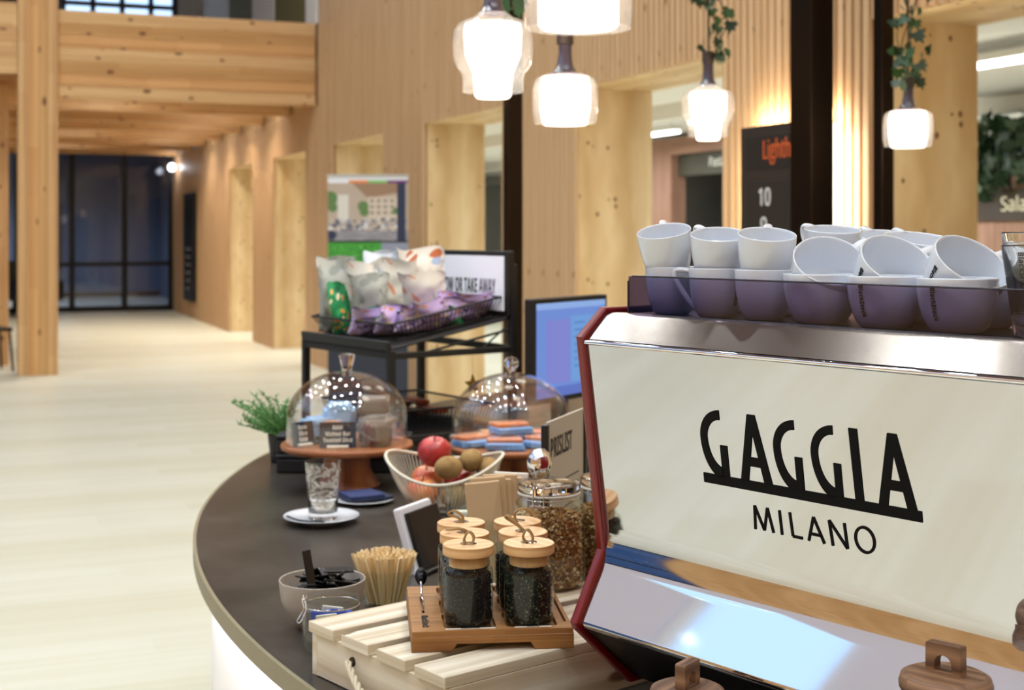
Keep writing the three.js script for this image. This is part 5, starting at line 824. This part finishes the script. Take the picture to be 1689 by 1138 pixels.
  for (let i = 0; i < 12; i++) { const o = single('chocolate_bar', new RoundedBoxGeometry(0.04, 0.014, 0.1, 2, 0.005), std({ color: [0x5a1c18, 0x7a2a1c, 0x3a2018, 0x8a3a22][i % 4], roughness: 0.35 }), 'red-brown chocolate bar lying in the lower basket', 'chocolate', RL(0.08 + (i % 4) * 0.062, 0.081 + Math.floor(i / 4) * 0.0155, -0.36 + Math.floor((i % 8) / 4) * 0.13 + Math.floor(i / 8) * 0.05).toArray(), RT + rr(-0.2, 0.2), 'chocolate bars in the lower basket'); o.position.y += 0.001; }
  // gold star hanging from the upper tray
  const st = thing('gold_star', 'small gold paper star hanging under the upper tray', 'ornament', RL(0.26, 0.185, -0.02).toArray(), RT), ss = new THREE.Shape(); for (let i = 0; i < 10; i++) { const a = i * Math.PI / 5 + Math.PI / 2, r = i % 2 ? 0.011 : 0.026; i ? ss.lineTo(Math.cos(a) * r, Math.sin(a) * r) : ss.moveTo(Math.cos(a) * r, Math.sin(a) * r); }
  mesh('star', new THREE.ExtrudeGeometry(ss, { depth: 0.003, bevelEnabled: true, bevelSize: 0.001, bevelThickness: 0.001, bevelSegments: 1 }), std({ color: 0x8a6a24, roughness: 0.35, metalness: 0.7 }), st); mesh('thread', rod([0, 0.026, 0.001], [0, 0.0815, 0.001], 0.0006, 5), MAT.twine, st);
}
{ // dark boxes and the potted plant behind the first stand
  const p = v3(-0.56, BY, -3.5), dk = std({ color: 0x12141d, roughness: 0.5 });
  const lab = ['lower dark blue storage box behind the labelled cake stand', 'upper dark blue storage box behind the labelled cake stand'];
  for (let i = 0; i < 2; i++) { const b = thing('storage_box', lab[i], 'box', [-0.41, BY + i * 0.0465, -3.42], 0, 'dark storage boxes'); mesh('body', rbox(-0.162, 0.16, 0, 0.036, -0.036, 0.036, 0.006), dk, b); mesh('lid', rbox(-0.165, 0.163, 0.036, 0.0462, -0.039, 0.039, 0.004), std({ color: 0x0e1018, roughness: 0.45 }), b); }
  const q = onHeight(455, 775, BY), g = thing('potted_plant', 'small bright green feathery plant behind the labelled dome', 'plant', [-0.585, BY, -3.555]);
  mesh('pot', lathe([[0, 0], [0.028, 0], [0.03, 0.004], [0.038, 0.07], [0.036, 0.07], [0.033, 0.064], [0, 0.062]], 28), dk, g);
  const lf = [], nd = new THREE.ConeGeometry(0.0022, 0.02, 4).translate(0, 0.01, 0);
  for (let i = 0; i < 46; i++) { const a = rr(0, 6.28), len = rr(0.06, 0.12), tip = v3(Math.cos(a) * len * rr(0.4, 1) - len * 0.45, len * rr(0.3, 1.05), Math.sin(a) * len * rr(0.4, 1)); lf.push(tube([[0, 0.062, 0], [tip.x * 0.5, 0.062 + tip.y * 0.7, tip.z * 0.5], [tip.x, 0.062 + tip.y, tip.z]], 0.0012, 8, 4)); for (let k = 0; k < 16; k++) { const t = 0.3 + 0.7 * k / 15, n = nd.clone(); n.rotateX(rr(-1.3, 1.3)); n.rotateZ(rr(-1.3, 1.3)); n.translate(tip.x * t, 0.062 + tip.y * (t * 0.75 + 0.25 * Math.sin(t * 1.57)), tip.z * t); lf.push(n); } }
  mesh('foliage', merge(lf), MAT.leaf2, g);
}
renderer.render(scene, camera);
